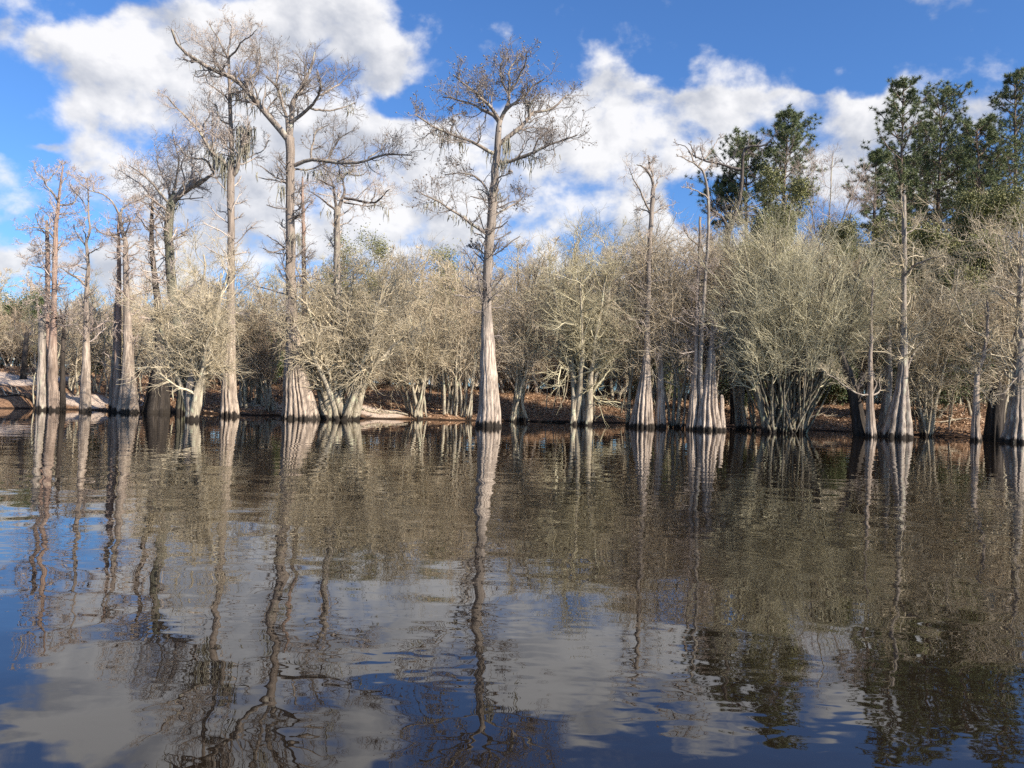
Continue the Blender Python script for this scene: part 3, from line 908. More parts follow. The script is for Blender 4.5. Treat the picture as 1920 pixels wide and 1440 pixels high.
cypress('bald_cypress', 'half-dead cypress with a cone-shaped ribbed butt and bare hooked top', 44.6,
        [(1203, 800, 27), (1204, 780, 23), (1207, 745, 17.5), (1210, 710, 12.5), (1212, 680, 9), (1213, 650, 6.5), (1214, 600, 5.4), (1216, 520, 5), (1218, 460, 4.8),
         (1221, 410, 4.6), (1224, 370, 4.6), (1226, 350, 4.2)],
        [([(1226, 352), (1221, 332), (1212, 320), (1203, 313), (1194, 309)], 3.6, -.8), ([(1223, 340), (1223, 326), (1218, 312), (1217, 300), (1215, 291)], 3, .8),
         ([(1217, 305), (1222, 302), (1227, 300)], 2, .3), ([(1218, 395), (1208, 375), (1197, 352), (1188, 335), (1180, 315)], 2.6, -1.5),
         ([(1222, 400), (1238, 392), (1258, 384)], 2, 1), ([(1227, 352), (1235, 335), (1246, 328)], 1.8, 1.5), ([(1219, 400), (1200, 392), (1188, 395)], 1.8, 1)],
        mat='pale_low', tmat='twig_cyp', seed=9, flutes=15, flare=.36, fl_h=4.5, side_twigs=18, st=(.4, 1), twl=1.7)
cypress('bald_cypress', 'smaller smooth-butted cypress standing against the right of the cone-shaped ribbed butt', 45,
        [(1238, 798, 13), (1238, 770, 11), (1238, 735, 8.8), (1238, 700, 7), (1237, 670, 5.5), (1240, 640, 3.2), (1241, 600, 1.6)],
        [([(1240, 640), (1233, 625), (1232, 610)], 1.8)], mat='pale', tmat='twig_cyp', seed=17, flutes=9, flare=.24, fl_h=2, side_twigs=14, st=(.5, 1), twl=1.6)
cypress('bald_cypress', 'snapped-off straight cypress pole left of the deeply ribbed cypress butt', 43.6,
        [(1297, 803, 14), (1299, 770, 12), (1302, 730, 10), (1304, 690, 8.2), (1306, 640, 5.4), (1308, 560, 4.0), (1311, 480, 3.5), (1312, 440, 3.2), (1313, 410, 3)],
        [([(1311, 462), (1295, 448), (1284, 432), (1280, 420)], 2, -1), ([(1311, 465), (1325, 455), (1340, 440)], 2, 1)],
        tsc=.85, mat='pale', tmat='twig_cyp', seed=18, flutes=9, flare=.2, fl_h=2.5, broken=True, side_twigs=40, st=(.35, .8), twl=1.9)
cypress('dead_cypress', 'gaunt dead cypress with crossing bare limbs like a broken umbrella', 43.4,
        [(1318, 803, 9), (1315, 760, 7), (1313, 700, 6), (1316, 620, 5), (1322, 530, 4.4), (1327, 460, 4.2), (1329, 400, 3.8), (1327, 360, 3.4), (1322, 335, 3.2), (1319, 322, 3)],
        [([(1319, 325), (1312, 315), (1298, 305), (1283, 297), (1270, 293)], 2.6, -1), ([(1319, 323), (1330, 312), (1346, 303)], 2, 1),
         ([(1310, 314), (1320, 300), (1332, 285), (1348, 258)], 2.6, .5), ([(1300, 303), (1297, 290), (1285, 275), (1262, 266)], 2, 1),
         ([(1329, 374), (1318, 365), (1302, 356), (1280, 350)], 2.2, -1), ([(1322, 300), (1315, 285), (1314, 268)], 1.6, 1), ([(1328, 420), (1338, 408), (1346, 395)], 2, 1)],
        tsc=.8, mat='grey', lmat='limb', tmat='twig_cyp', seed=19, flutes=7, flare=.2, fl_h=1.5, dens=.45, tw=.6, sides=32)
cypress('bald_cypress', 'deeply ribbed cypress butt, broadest of the trio left of the round shrub', 43.5,
        [(1328, 807, 31), (1328, 785, 26), (1328, 755, 20), (1330, 725, 15), (1332, 700, 11.5), (1333, 675, 9.5), (1334, 655, 7), (1335, 620, 3.4), (1337, 585, 1.6)],
        [([(1335, 612), (1350, 590), (1362, 570)], 2)], mat='pale_low', tmat='twig_cyp', seed=10, flutes=12, flare=.42, fl_h=4.2, side_twigs=14, st=(.45, 1))
cypress('cypress_stump', 'short rounded cypress knee at the right foot of the deeply ribbed butt', 43.3,
        [(1355, 805, 8), (1354, 785, 6.5), (1353, 760, 5), (1353, 742, 3.6)], [], mat='pale', seed=20, flutes=6, flare=.18, fl_h=1, sides=24, cat='stump')
cypress('cypress_stump', 'shaggy dark stump with two bare prongs, between the ribbed trio and the round shrub', 47,
        [(1388, 804, 10), (1388, 780, 8.6), (1388, 755, 8), (1389, 738, 7)], [([(1384, 740), (1380, 722), (1376, 705)], 2.4, .5), ([(1392, 740), (1398, 718), (1402, 700)], 2.6, -.5)],
        mat='grey', tmat='twig_pale', seed=21, flutes=8, flare=.14, fl_h=.7, broken=True, sides=32, cat='stump')
cypress('dead_cypress', 'dark snag with a long crooked arm pointing right over the pine tops', 52,
        [(1376, 785, 10), (1373, 700, 9), (1368, 600, 8), (1364, 500, 7.4), (1366, 440, 7), (1375, 410, 6.4), (1386, 375, 5.6), (1391, 330, 5), (1393, 288, 4)],
        [([(1393, 292), (1397, 281), (1407, 275), (1425, 274), (1440, 270), (1449, 258)], 4, -1), ([(1389, 318), (1368, 313), (1340, 306), (1312, 298), (1290, 284)], 4, 1),
         ([(1366, 428), (1352, 408), (1338, 396), (1322, 383)], 4.2, -1.5), ([(1395, 289), (1404, 287), (1416, 288)], 3, .5), ([(1376, 408), (1392, 400), (1410, 395)], 2.6, 1.5),
         ([(1305, 296), (1300, 280), (1290, 268)], 2.2, .5), ([(1370, 420), (1360, 400), (1362, 380)], 2.6, 1)],
        tsc=.72, mat='dark', lmat='limb_dark', tmat='twig_dk', seed=22, flutes=8, flare=.2, fl_h=2, side_twigs=14, st=(.4, .8), dens=.5, sides=32, cat='dead tree')
cypress('leaning_tree', 'black leaning trunk slanting left out of the water behind the right of the round shrub', 42,
        [(1615, 819, 17), (1610, 790, 14), (1604, 755, 12), (1597, 725, 11), (1588, 695, 10), (1580, 672, 7), (1572, 650, 4)], [([(1604, 735), (1612, 715), (1622, 705)], 5, .4), ([(1580, 675), (1572, 655), (1575, 630)], 4, .5)],
        mat='dark', lmat='limb_dark', tmat='twig_dk', seed=23, flutes=6, flare=.18, fl_h=1.5, cat='tree')
cypress('bald_cypress', 'pale narrow trunk with a curved white branch, just right of the black leaning trunk', 41.2,
        [(1633, 819, 12), (1632, 795, 9.5), (1631, 760, 7.5), (1631, 725, 6), (1632, 690, 5), (1633, 640, 3.6), (1634, 580, 2.4), (1636, 520, 1.4)],
        [([(1630, 741), (1612, 738), (1590, 727), (1565, 708), (1550, 702)], 2.4, -1), ([(1634, 740), (1643, 722), (1637, 700), (1634, 690)], 2.4, .8), ([(1634, 741), (1646, 737), (1650, 715), (1660, 690)], 2.4, 1)],
        mat='pale', tmat='twig_pale', seed=24, flutes=9, flare=.3, fl_h=2, side_twigs=16, st=(.5, 1), twl=1.6)
cypress('bald_cypress', 'dull brown cypress stem close behind the left of the broken white-sided trunk', 43.5,
        [(1655, 817, 15), (1658, 790, 12), (1662, 755, 9.5), (1666, 715, 7.5), (1667, 680, 6.4), (1666, 640, 5), (1668, 590, 3), (1669, 550, 1.6)],
        [([(1667, 600), (1655, 580), (1650, 560)], 2)], mat='grey', tmat='twig_pale', seed=25, flutes=8, flare=.2, fl_h=1.8, side_twigs=16, st=(.5, 1), twl=1.6)
cypress('dead_cypress', 'tall broken cypress pole with white-sided flank and splintered tip over a flaring butt', 41.5,
        [(1680, 822, 37), (1683, 800, 31), (1687, 765, 22.5), (1690, 730, 14.5), (1692, 700, 12), (1694, 660, 9.6), (1694, 610, 7.4), (1694, 560, 6), (1695, 500, 5.4),
         (1695, 440, 5.4), (1695, 400, 5.2), (1695, 370, 4)],
        [([(1700, 692), (1709, 672), (1718, 655), (1728, 640)], 3.2, .8), ([(1702, 690), (1700, 672), (1698, 655)], 2.6, .3), ([(1693, 375), (1691, 362), (1689, 350)], 1.8, .2), ([(1697, 440), (1715, 425), (1728, 405)], 2, 1),
         ([(1694, 520), (1712, 500), (1740, 488), (1770, 478)], 3.2, -2)],
        mat='grey', tmat='twig_pale', seed=26, flutes=9, flare=.45, fl_h=2.4, broken=True, side_twigs=44, st=(.3, .92), twl=2.3, tsc=.9)
cypress('young_cypress', 'young pale cypress with a slim bottle foot and a crooked Y-shaped crown', 40.5,
        [(1830, 829, 12), (1830, 805, 9), (1830, 775, 7), (1830, 740, 5.8), (1831, 712, 5.2), (1836, 690, 4.2), (1843, 672, 3.8), (1849, 640, 3.4), (1852, 600, 2.8), (1851, 565, 2.2)],
        [([(1850, 640), (1843, 630), (1825, 621), (1811, 608), (1803, 590), (1790, 560), (1772, 540), (1760, 533)], 2.8, -1), ([(1842, 672), (1828, 660), (1820, 648)], 1.6, .6),
         ([(1852, 600), (1845, 575), (1838, 560)], 1.8, 1), ([(1831, 708), (1828, 690), (1820, 675)], 1.5, -.6), ([(1850, 645), (1865, 630), (1880, 628)], 1.8, 1.2),
         ([(1834, 722), (1850, 742), (1862, 765)], 1.3, -.6)],
        mat='pale', lmat='shrub', tmat='twig_pale', seed=27, flutes=9, flare=.3, fl_h=1.5, side_twigs=14, st=(.4, 1), twl=1.4, dens=.9)
cypress('bald_cypress', 'big pale cypress at the right edge with a swollen shadowed foot', 40,
        [(1903, 833, 32), (1905, 810, 25), (1907, 780, 20), (1909, 745, 15.5), (1911, 710, 12), (1912, 670, 10.5), (1913, 620, 8.6), (1913, 560, 6.8), (1914, 500, 5), (1915, 450, 3), (1916, 420, 1.5)],
        [([(1911, 700), (1900, 715), (1885, 735), (1862, 742)], 2, -1), ([(1912, 560), (1890, 545), (1860, 535)], 2.6, -1.5), ([(1912, 600), (1895, 640), (1880, 650)], 2.2, 1),
         ([(1914, 480), (1895, 450), (1870, 440)], 2.6, 1)],
        mat='grey', tmat='twig_pale', seed=28, flutes=11, flare=.4, fl_h=2.4, side_twigs=70, st=(.25, 1), twl=2.6)
cypress('cypress_stump', 'black broken stump between the young Y-crowned cypress and the big trunk at the right edge', 42.5,
        [(1864, 824, 20), (1865, 800, 18), (1867, 770, 17), (1870, 742, 15)], [], mat='dark', seed=29, flutes=8, flare=.25, fl_h=1.5, broken=True, cat='stump')

# ----------------------------------------------------------------- shrubs at the water's edge
shrub('water_elm', 'big round fan-shaped shrub with dozens of spreading stems standing in the water', 43.6,
      [1440, 1450, 1462, 1470, 1478, 1486, 1494, 1503], (1497, 580, 215, 168), 92, mat='shrub_dark', tmat='twig_hero', seed=41, rpx=2.2, n1=7, n2=7, n3=6, ang=30, big=12, dep=.5, twig_r=.0055, at0=.42, vase=.0, droop=0, low=-.45, up=.05, wander=.10)
shrub('water_elm', 'lichened shrub with gnarled clustered trunks right of the broad slanting buttress', 42.5,
      [610, 625, 640, 655], (655, 605, 175, 165), 15, tmat='twig_pale', seed=42, rpx=7.5, n1=13, n2=10, n3=6, droop=.06, low=-.45, wander=.24)
shrub('water_elm', 'open crooked shrub with a pale stem and knobby clustered trunks, right of the central cypress', 45.5,
      [1078, 1085, 1092, 1098], (1090, 590, 120, 165), 12, mat='shrub', tmat='twig_green', seed=43, rpx=5.5, n1=13, n2=9, n3=6, droop=.04, low=-.12, wander=.22)
shrub('water_elm', 'drooping grey shrub with low branches dipping to the water, in front of the ivy-clad cypress', 36,
      [358, 361], (372, 590, 105, 190), 11, tmat='twig_pale', seed=44, rpx=5.5, n1=12, n2=9, n3=6, droop=.08, low=-.6, wander=.2)
cypress('cypress_stump', 'sunlit stubby trunk foot in front of the ivy-clad cypress', 35.6,
        [(360, 790, 14), (360, 770, 12.5), (360, 745, 12), (361, 722, 12), (362, 705, 8), (364, 680, 5)], [([(362, 710), (352, 690), (340, 670), (322, 655)], 1.8, -1), ([(364, 705), (380, 680), (398, 660)], 3, .5)],
        mat='grey', lmat='shrub', tmat='twig_pale', seed=45, flutes=8, flare=.12, fl_h=.8, cat='stump')
shrub('willow_shrub', 'pale arching shrub drooping over the sand spit left of the central cypress', 47,
      [775, 786, 800], (775, 600, 130, 150), 10, tmat='twig_pale', seed=46, rpx=3, n1=13, n2=9, n3=6, droop=.09, low=-.5, wander=.2)
shrub('willow_shrub', 'thicket of straight thin stems crowding the bank at the left of the central cypress', 47.5,
      [835, 846, 855, 866, 875, 884], (855, 610, 75, 150), 13, tmat='twig_bg', seed=47, rpx=2.6, n1=10, n2=7, n3=5, low=.1)
shrub('willow_shrub', 'upright wispy shrub at the right of the central cypress', 47.5,
      [958, 968, 980], (985, 600, 70, 160), 10, tmat='twig_bg', seed=48, rpx=2.6, n1=12, n2=8, n3=6, low=0)
shrub('willow_shrub', 'brownish brush between the slim cypress and the broad slanting buttress', 46.5,
      [478, 492, 505, 515], (497, 650, 60, 110), 10, tmat='twig_brown', seed=49, rpx=2.8, n1=11, n2=8, n3=6, low=-.1)
shrub('water_elm', 'tangled shrub with twisting white limbs right of the broken white-sided trunk', 44.5,
      [1735, 1745], (1752, 580, 100, 130), 11, tmat='twig_pale', seed=50, rpx=3.4, n1=13, n2=9, n3=5, droop=.05, low=-.3, wander=.27)
shrub('water_elm', 'grey thicket hanging round the big trunk at the right edge', 43.5,
      [1880, 1900, 1925], (1890, 570, 95, 190), 11, tmat='twig_bg', seed=51, rpx=3.4, n1=12, n2=9, n3=6, droop=.05, low=-.4, wander=.22)
shrub('willow_shrub', 'fine pale brush round the half-dead cone-butted cypress', 46,
      [1180, 1215, 1250, 1265], (1225, 555, 100, 125), 14, tmat='twig_bg', seed=52, rpx=2.6, n1=12, n2=9, n3=6, low=-.05, dep=1.0)
shrub('willow_shrub', 'soft buff brush behind the two slim cypresses at the left', 48,
      [128, 140, 180, 195], (150, 640, 70, 100), 11, tmat='twig_bg', seed=53, rpx=2.4, n1=11, n2=8, n3=6, low=-.2)
shrub('willow_shrub', 'twiggy brush filling the gap right of the slim forked-collar cypress', 47,
      [452, 462], (455, 590, 60, 130), 9, tmat='twig_pale', seed=54, rpx=2.8, n1=12, n2=8, n3=6, low=-.3, droop=.04)
shrub('willow_shrub', 'buff brush tangled round the bases of the trunks under the crooked snag', 45.8,
      [1270, 1285, 1410, 1395], (1335, 575, 85, 120), 12, tmat='twig_bg', seed=55, rpx=2.6, n1=12, n2=9, n3=5, low=.0, dep=1.0)

# ----------------------------------------------------------------- woodland behind the bank
WOOD = []
KIND = [('twig_bg', 11.5, 3.3, 1, .18), ('twig_bg', 10, 3.2, 3, .10), ('twig_pale', 9, 3.0, 2, .10), ('twig_green', 12, 3.6, 1, .17),
        ('twig_bg', 13.5, 3.2, 1, .2), ('twig_brown', 6, 2.4, 4, .06)]


def wood_proto(i):
    tm, H, sp, stems, br = KIND[i]
    rng = np.random.default_rng(700 + i)
    P, R, A, Bq, Cq, Dq = bare_tree_lines(rng, H, sp, stems, br, n0=20 if stems == 1 else int(24 / stems) + 1, n1=8, n2=6, n3=3)
    root = thing('bare_tree' if i < 5 else 'brush_shrub', (0, 0, 0), 'x', 'tree' if i < 5 else 'shrub')
    MB().tubes(P, R, 6).build('trunk', M['grey' if i % 2 else 'shrub'], root)
    MB().tubes(*A, 4).tubes(*Bq, 3).tubes(*Cq, 3).tubes(*Dq, 3).build('crown', M[tm], root)
    return root


PROTO = [wood_proto(i) for i in range(6)]
used = [False] * 6
SECT = [(-200, 'behind the sandbank at the far left'), (210, 'behind the pale double butt and the ivy-clad cypress'), (470, 'behind the broad slanting buttress'),
        (680, 'above the pale sand spit'), (880, 'behind the central cypress'), (1040, 'behind the open crooked shrub'), (1180, 'behind the cone-butted cypress'),
        (1300, 'behind the ribbed trio of butts'), (1420, 'behind the big round shrub'), (1620, 'behind the broken white-sided pole'), (1760, 'at the right edge behind the young cypress')]
LOOK = ['bare grey-buff woodland tree', 'bare several-stemmed woodland tree', 'bare pale lichened small tree', 'bare tree with greenish lichened twigs',
        'tall bare straight woodland tree', 'low brown brush shrub']


def place_wood(i, px, D, s, rz, sink=0):
    p = at(px, 760, D)
    p[2] = ground_z(p[0], D) - sink
    o = PROTO[i] if not used[i] else copy_tree(PROTO[i])
    used[i] = True
    o.location = p
    o.scale = (s, s, s)
    o.rotation_euler = (0, 0, rz)
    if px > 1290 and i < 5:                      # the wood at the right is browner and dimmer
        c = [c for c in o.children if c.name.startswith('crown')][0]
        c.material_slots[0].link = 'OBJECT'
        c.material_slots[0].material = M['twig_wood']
    sec = [t for x, t in SECT if px >= x][-1]
    o['label'] = LOOK[i] + ' ' + sec
    o['group'] = ('woodland ' if i < 5 else 'brush ') + sec


wr = np.random.default_rng(77)
# skyline the wood reaches, in photo pixels
SKX = [-60, 100, 250, 400, 520, 640, 760, 880, 1000, 1120, 1240, 1340, 1420, 1560, 1700, 1800, 1980]
SKY = [500, 520, 470, 470, 520, 460, 470, 460, 440, 440, 440, 420, 390, 400, 400, 370, 370]
for row, (D0, step, kinds) in enumerate(((56.5, 56, (1, 2, 3)), (61, 44, (0, 1, 2, 3)), (67, 44, (0, 3, 4)), (75, 46, (0, 3, 4)))):
    x = -90 + row * 13
    while x < 2020:
        i = int(wr.choice(kinds))
        D = D0 + wr.uniform(-2, 2)
        top = np.interp(x, SKX, SKY) + wr.uniform(-10, 80) - (0 if row else -70)
        p = at(x, top, D)
        h = p[2] - float(ground_z(p[0], D))
        s = float(np.clip(h / (KIND[i][1] * .98), .45, 1.6))
        if row == 0 and x > 1020:
            x += step
            continue
        if not (700 > x > 560 and row == 0):
            place_wood(i, x, D, s, wr.uniform(0, 6.28))
        x += step * wr.uniform(.7, 1.3)
for x in (-75, -50, -20, 0, 18, 35):
    place_wood(5, x, 60 + wr.uniform(-2, 3), wr.uniform(.8, 1.0), wr.uniform(0, 6.28))
for x in np.arange(-40, 1990, 34):
    D = wr.uniform(60, 66) if x > 1000 else wr.uniform(57, 63)
    if float(ground_z(at(x, 760, D)[0], D)) > .7:
        place_wood(5, x + wr.uniform(-12, 12), D, wr.uniform(.42, .85), wr.uniform(0, 6.28))

# thin saplings along the bank
sap = []
for i in range(4):
    rng = np.random.default_rng(820 + i)
    r = thing('bare_sapling', (0, 0, 0), 'x', 'sapling')
    P, R = smooth_path([[0, 0, -.3], [rng.normal(0, .25), rng.normal(0, .25), 2.2], [rng.normal(0, .7), rng.normal(0, .7), 4.8]], [.045, .035, .012], 12, rng, .07)
    MB().tubes(P[None], R[None], 5).build('trunk', M['shrub'], r)
    A = grow(P[None], R[None], 12, rng, .35, 1, 42, 12, absL=1.4, lt=.5, up=.1, wand=.2, k=5, rr=.5, rmin=.012)
    Bq = grow(A[0], A[1], 5, rng, .2, 1, 42, 12, L=.5, up=.06, wand=.2, k=3, rr=.7, rmin=.009)
    MB().tubes(*A, 3).tubes(*Bq, 3).build('crown', M['twig_pale'], r)
    sap.append(r)
us = [False] * 4
for k in range(150):
    px = wr.uniform(-20, 1940)
    p = at(px, 780, 50)
    D = shore(p[0] * .95) + wr.uniform(.3, 7)
    p = at(px, 780, D)
    p[2] = ground_z(p[0], D)
    if (px > 1000 and wr.random() < .5) or 650 < px < 775 or (1510 < px < 1600) or px < 60:
        continue
    i = k % 4
    o = sap[i] if not us[i] else copy_tree(sap[i])
    us[i] = True
    o.location = p
    s = wr.uniform(.55, 1.25)
    o.scale = (s, s, s)
    o.rotation_euler = (wr.normal(0, .12), wr.normal(0, .12), wr.uniform(0, 6.28))
    sec = [t for x, t in SECT if px >= x][-1]
    o['label'] = 'thin bare sapling on the leafy bank ' + sec
    o['group'] = 'saplings ' + sec

# far wood: nobody could count it
def far_wood():
    rng = np.random.default_rng(55)
    mb = MB()
    protos = []
    for i in range(4):
        P, R, A, Bq, Cq, Dq = bare_tree_lines(rng, 13, 3.6, 1, .2, n0=16, n1=7, n2=5, n3=0, rmin=.03)
        m = MB().tubes(P, R * 1.2, 4).tubes(A[0], A[1] * 1.3, 3).tubes(Bq[0], Bq[1] * 1.4, 3).tubes(Cq[0], Cq[1] * 1.2, 3)
        protos.append((np.concatenate(m.v), np.concatenate(m.q)))
    for k in range(150):
        D = rng.uniform(82, 125)
        px = rng.uniform(-150, 2080)
        p = at(px, 760, D)
        p[2] = ground_z(p[0], D)
        top = np.interp(px, SKX, SKY) + rng.uniform(-5, 70)
        s = float(np.clip((at(px, top, D)[2] - p[2]) / 13, .5, 1.7))
        V, Q = protos[k % 4]
        a = rng.uniform(0, 6.28)
        c, sn = math.cos(a), math.sin(a)
        V2 = V @ np.array([[c, sn, 0], [-sn, c, 0], [0, 0, 1]]) * s + p
        mb.add(V2, Q)
    o = mb.build('far_wood', M['twig_bg'])
    tag(o, 'hazy mass of bare far woodland behind the nearer trees', 'woodland', None, 'stuff')


far_wood()

def undergrowth():
    rng = np.random.default_rng(56)
    mb = MB()
    protos = []
    for i in range(4):
        P, R, A, Bq, Cq, Dq = bare_tree_lines(rng, 3.2, 1.7, 6, .03, n0=5, n1=6, n2=5, n3=0, fan=.5, rmin=.012)
        m = MB().tubes(P, R, 3).tubes(*A, 3).tubes(*Bq, 3).tubes(*Cq, 3)
        protos.append((np.concatenate(m.v), np.concatenate(m.q)))
    for k in range(230):
        D = rng.uniform(64, 90)
        p = at(rng.uniform(-120, 2040), 760, D)
        p[2] = ground_z(p[0], D)
        s = rng.uniform(.7, 1.7)
        V, Q = protos[k % 4]
        a = rng.uniform(0, 6.28)
        c, sn = math.cos(a), math.sin(a)
        mb.add(V @ np.array([[c, sn, 0], [-sn, c, 0], [0, 0, 1]]) * s + p, Q)
    tag(mb.build('undergrowth', M['twig_brown']), 'brown tangled undergrowth filling the wood behind the bank', 'undergrowth', None, 'stuff')


undergrowth()

# evergreen understorey and olive-leaved trees in the wood
def leaf_tree(name, label, cat, D, px, top, half, mat, seed, per=9, size=.085, stems=2, spread=.2, group=None):
    rng = np.random.default_rng(seed)
    t3 = at(px, top, D)
    g = float(ground_z(t3[0], D))
    H = t3[2] - g
    root = thing(name, (t3[0], D, g), label, cat, group)
    P, R, A, Bq, Cq, Dq = bare_tree_lines(rng, H, half / FPX * D * 1.25, stems, .14, n0=14, n1=7, n2=4, n3=0, up=.10, fan=.12)
    MB().tubes(P, R, 6).build('trunk', M['shrub'], root)
    c = MB().tubes(*A, 4).tubes(*Bq, 3)
    c.build('limbs', M['twig_bg'], root)
    pts = np.concatenate([Cq[0][:, 1:].reshape(-1, 3), Bq[0][:, 2:].reshape(-1, 3)])
    leafy(MB(), pts, rng, per, spread, size).build('leaves', M[mat], root, smooth=False)
    return root


OL = [(1462, 345, 60, 62, 'olive', 'bushy olive-leaved tree in front of the left pine clump'), (1425, 400, 50, 60, 'olive', 'dull olive tree above the left of the round shrub'),
      (1250, 385, 40, 62, 'twig', 'x'), (1850, 335, 75, 60, 'olive', 'rounded olive-brown tree below the pines at the right edge'), (1760, 400, 60, 60, 'olive', 'low olive tree right of the broken white-sided pole'),
      (1915, 370, 60, 58, 'olive', 'olive-leaved tree cut by the right edge'), (1640, 395, 55, 64, 'greenleaf', 'dark evergreen tree behind the top of the round shrub'),
      (840, 455, 60, 64, 'olive', 'pale olive tree left behind the central cypress'), (680, 440, 55, 62, 'olive', 'olive-tinged tree above the lichened shrub'),
      (1700, 385, 60, 66, 'olive', 'olive tree under the ragged open-crowned pine'), (1800, 415, 60, 57, 'olive', 'yellowish olive tree behind the young Y-crowned cypress'),
      (1640, 460, 70, 60, 'olive', 'olive tree standing right behind the top of the round shrub'), (1380, 420, 45, 60, 'olive', 'olive tree left behind the round shrub'),
      (1880, 450, 70, 55, 'olive', 'broad olive tree behind the big trunk at the right edge'), (1560, 420, 50, 64, 'olive', 'olive tree at the foot of the whispy bare tree')]
for k, (px, top, half, D, mt, lab) in enumerate(OL):
    if mt == 'twig':
        continue
    leaf_tree('evergreen_oak', lab, 'tree', D, px, top, half, mt, 900 + k, per=24 if px > 1000 else 5, size=.075, spread=.32)
UN = [(1760, 640, 45, 50), (1830, 600, 40, 50), (1240, 640, 40, 56), (1400, 650, 45, 54), (60, 560, 50, 62), (185, 640, 25, 54), (650, 690, 40, 56),
      (500, 640, 30, 56), (1560, 690, 40, 58), (1700, 610, 40, 52)]
ULAB = ['right of the broken white-sided pole', 'behind the young Y-crowned cypress', 'between the cone butt and the ribbed trio', 
        'behind the two-pronged stump', 'beyond the sandbank at the far left', 'behind the bottle-shaped cypress', 'behind the lichened shrub',
        'right of the slim forked-collar cypress', 'under the right half of the round shrub', 'behind the foot of the broken white-sided pole']
for k, (px, top, half, D) in enumerate(UN):
    leaf_tree('evergreen_bush', 'dark green leafy bush ' + ULAB[k], 'bush', D, px, top, half, 'greenleaf', 950 + k, per=4, size=.07, stems=4)

# pines
pine('pine_tree', 'tall pine with a ragged open crown, highest of the clump above the white-sided pole', 74, 1694, 158, 420, 62, 61, 44)
pine('pine_tree', 'broad pine just right of the ragged open-crowned one', 77, 1768, 172, 430, 66, 62, 46)
pine('pine_tree', 'shorter dense pine filling the gap before the pine at the right edge', 72, 1832, 238, 430, 58, 63, 40)
pine('pine_tree', 'tallest pine, cut by the right edge', 74, 1903, 143, 430, 62, 64, 46)
pine('pine_tree', 'dense cone-topped pine standing apart near the crooked snag', 72, 1478, 220, 420, 56, 65, 44)
pine('pine_tree', 'lower spreading pine behind the crooked snag', 74, 1400, 272, 420, 62, 66, 36)
pine('pine_tree', 'small thin pine left of the big pine clump', 72, 1643, 282, 440, 34, 67, 24)
pine('pine_tree', 'pine crown low in the gap right of the ragged open-crowned pine', 84, 1800, 285, 470, 60, 70, 38)
pine('pine_tree', 'low dense pine behind the foot of the pine at the right edge', 86, 1870, 300, 480, 60, 71, 36)
pine('pine_tree', 'low pine seen under the ragged open-crowned pine', 86, 1700, 300, 480, 56, 72, 36)
pine('pine_tree', 'dark half-hidden pine behind the big clump', 84, 1735, 235, 440, 60, 68, 36)
pine('pine_tree', 'small pine top beside the gaunt dead cypress', 76, 1362, 335, 430, 36, 69, 22)
# whispy tall bare tree between the pines
rng = np.random.default_rng(66)
b = at(1562, 760, 66)
b[2] = ground_z(b[0], 66)
r = thing('bare_tree', b, 'tall whispy pale bare tree with fan-like branches between the pine clumps', 'tree')
P, R, A, Bq, Cq, Dq = bare_tree_lines(rng, at(1562, 235, 66)[2] - b[2], 6.5, 3, .13, n0=12, n1=8, n2=6, n3=3, up=.30, fan=.10)
MB().tubes(P, R, 6).build('trunk', M['shrub'], r)
MB().tubes(*A, 4).tubes(*Bq, 3).tubes(*Cq, 3).tubes(*Dq, 3).build('crown', M['twig_red'], r)

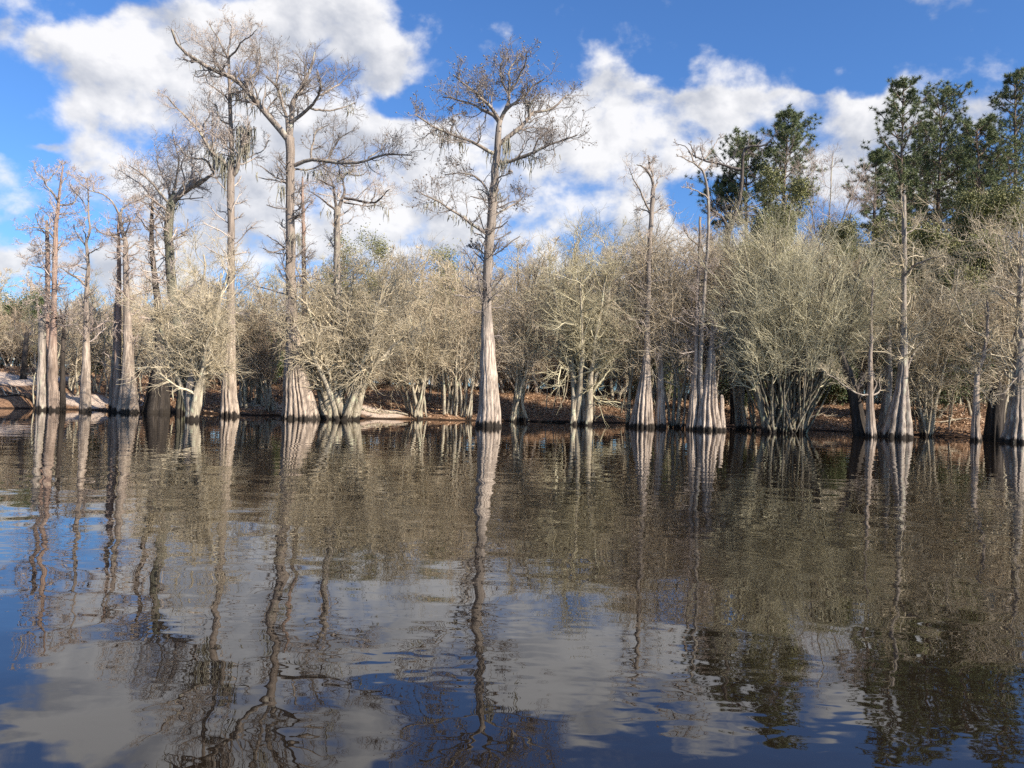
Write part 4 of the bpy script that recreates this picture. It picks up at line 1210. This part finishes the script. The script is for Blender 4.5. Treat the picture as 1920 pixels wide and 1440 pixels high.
# ----------------------------------------------------------------- leaf litter and fallen sticks on the bank
rng = np.random.default_rng(5)
n = 60000
lx = rng.uniform(-42, 46, n)
ly = shore(lx) + rng.gamma(1.6, 5.0, n) + .15
ly = np.minimum(ly, 88)
ok = ~(((np.abs(lx + 8.0) < 1.7) & (ly < 48.2)) | ((lx < -24) & (ly < 52)))
lx, ly = lx[ok], ly[ok]
n = len(lx)
c = np.stack([lx, ly, ground_z(lx, ly) + rng.uniform(.01, .07, n)], -1)
u = rng.normal(0, 1, (n, 3))
u[:, 2] *= .5
u = unit(u) * rng.uniform(.05, .10, (n, 1))
v = rng.normal(0, 1, (n, 3))
v[:, 2] *= .6
v = unit(np.cross(u, np.cross(v, u))) * .045
V = np.stack([c - u, c + v, c + u, c - v], 1).reshape(-1, 3)
o = MB().add(V, np.arange(len(V)).reshape(-1, 4)).build('leaf_litter', M['litter'], smooth=False)
tag(o, 'rust brown fallen leaves strewn over the bank', 'leaf litter', None, 'stuff')

rng = np.random.default_rng(9)
DRIFT = [(690, 782, 46.0, 2.6, .2, 'dead grey branch lying across the pale sand spit'), (735, 779, 46.6, 2.0, 2.7, 'small forked stick at the right end of the pale sand spit'),
         (1140, 770, 52.6, 3.2, .15, 'long thin fallen stick on the leafy bank left of the cone-shaped ribbed butt'), (1780, 790, 48.5, 3.4, 2.9, 'fallen branch on the shaded bank left of the young Y-crowned cypress'),
         (1545, 790, 52, 2.4, .4, 'short fallen stick on the sunlit leaf bank right of the round shrub'), (20, 760, 45, 4.0, 2.6, 'dark root lying down the sandbank slope at the far left'),
         (45, 752, 45.6, 4.2, 2.75, 'upper dark root lying down the sandbank slope at the far left'), (1020, 785, 48.5, 2.8, 2.8, 'fallen stick beside the central cypress, half in the water'),
         (500, 772, 46.3, 1.8, .5, 'grey stick on the little sand patch left of the broad slanting buttress')]
for px, py, D, L, az, lab in DRIFT:
    c = at(px, py, D)
    g = float(ground_z(c[0], D))
    r = thing('fallen_branch', (c[0], D, max(g, 0)), lab, 'branch')
    d = np.array([math.cos(az), .25 * math.sin(az), 0])
    pts = []
    for f in (-.5, -.2, .15, .5):
        q = np.array([c[0], D, 0]) + d * L * f + rng.normal(0, .06, 3)
        q[2] = max(float(ground_z(q[0], q[1])), -.03) + .06 + .05 * abs(f)
        pts.append(q)
    P, R = smooth_path(pts, [.07, .06, .045, .02], 12, rng, .03)
    o = (c[0], D, max(g, 0))
    MB().tubes(P[None], R[None], 6).build('stick', M['dark' if px < 60 else 'shrub'], r, o)
    A = grow(P[None], R[None], 7, rng, .2, 1, 45, 12, absL=.9, lt=.3, up=.1, wand=.2, k=5, rr=.6, rmin=.014)
    MB().tubes(*A, 4).build('twigs', M['twig_bg'], r, o)
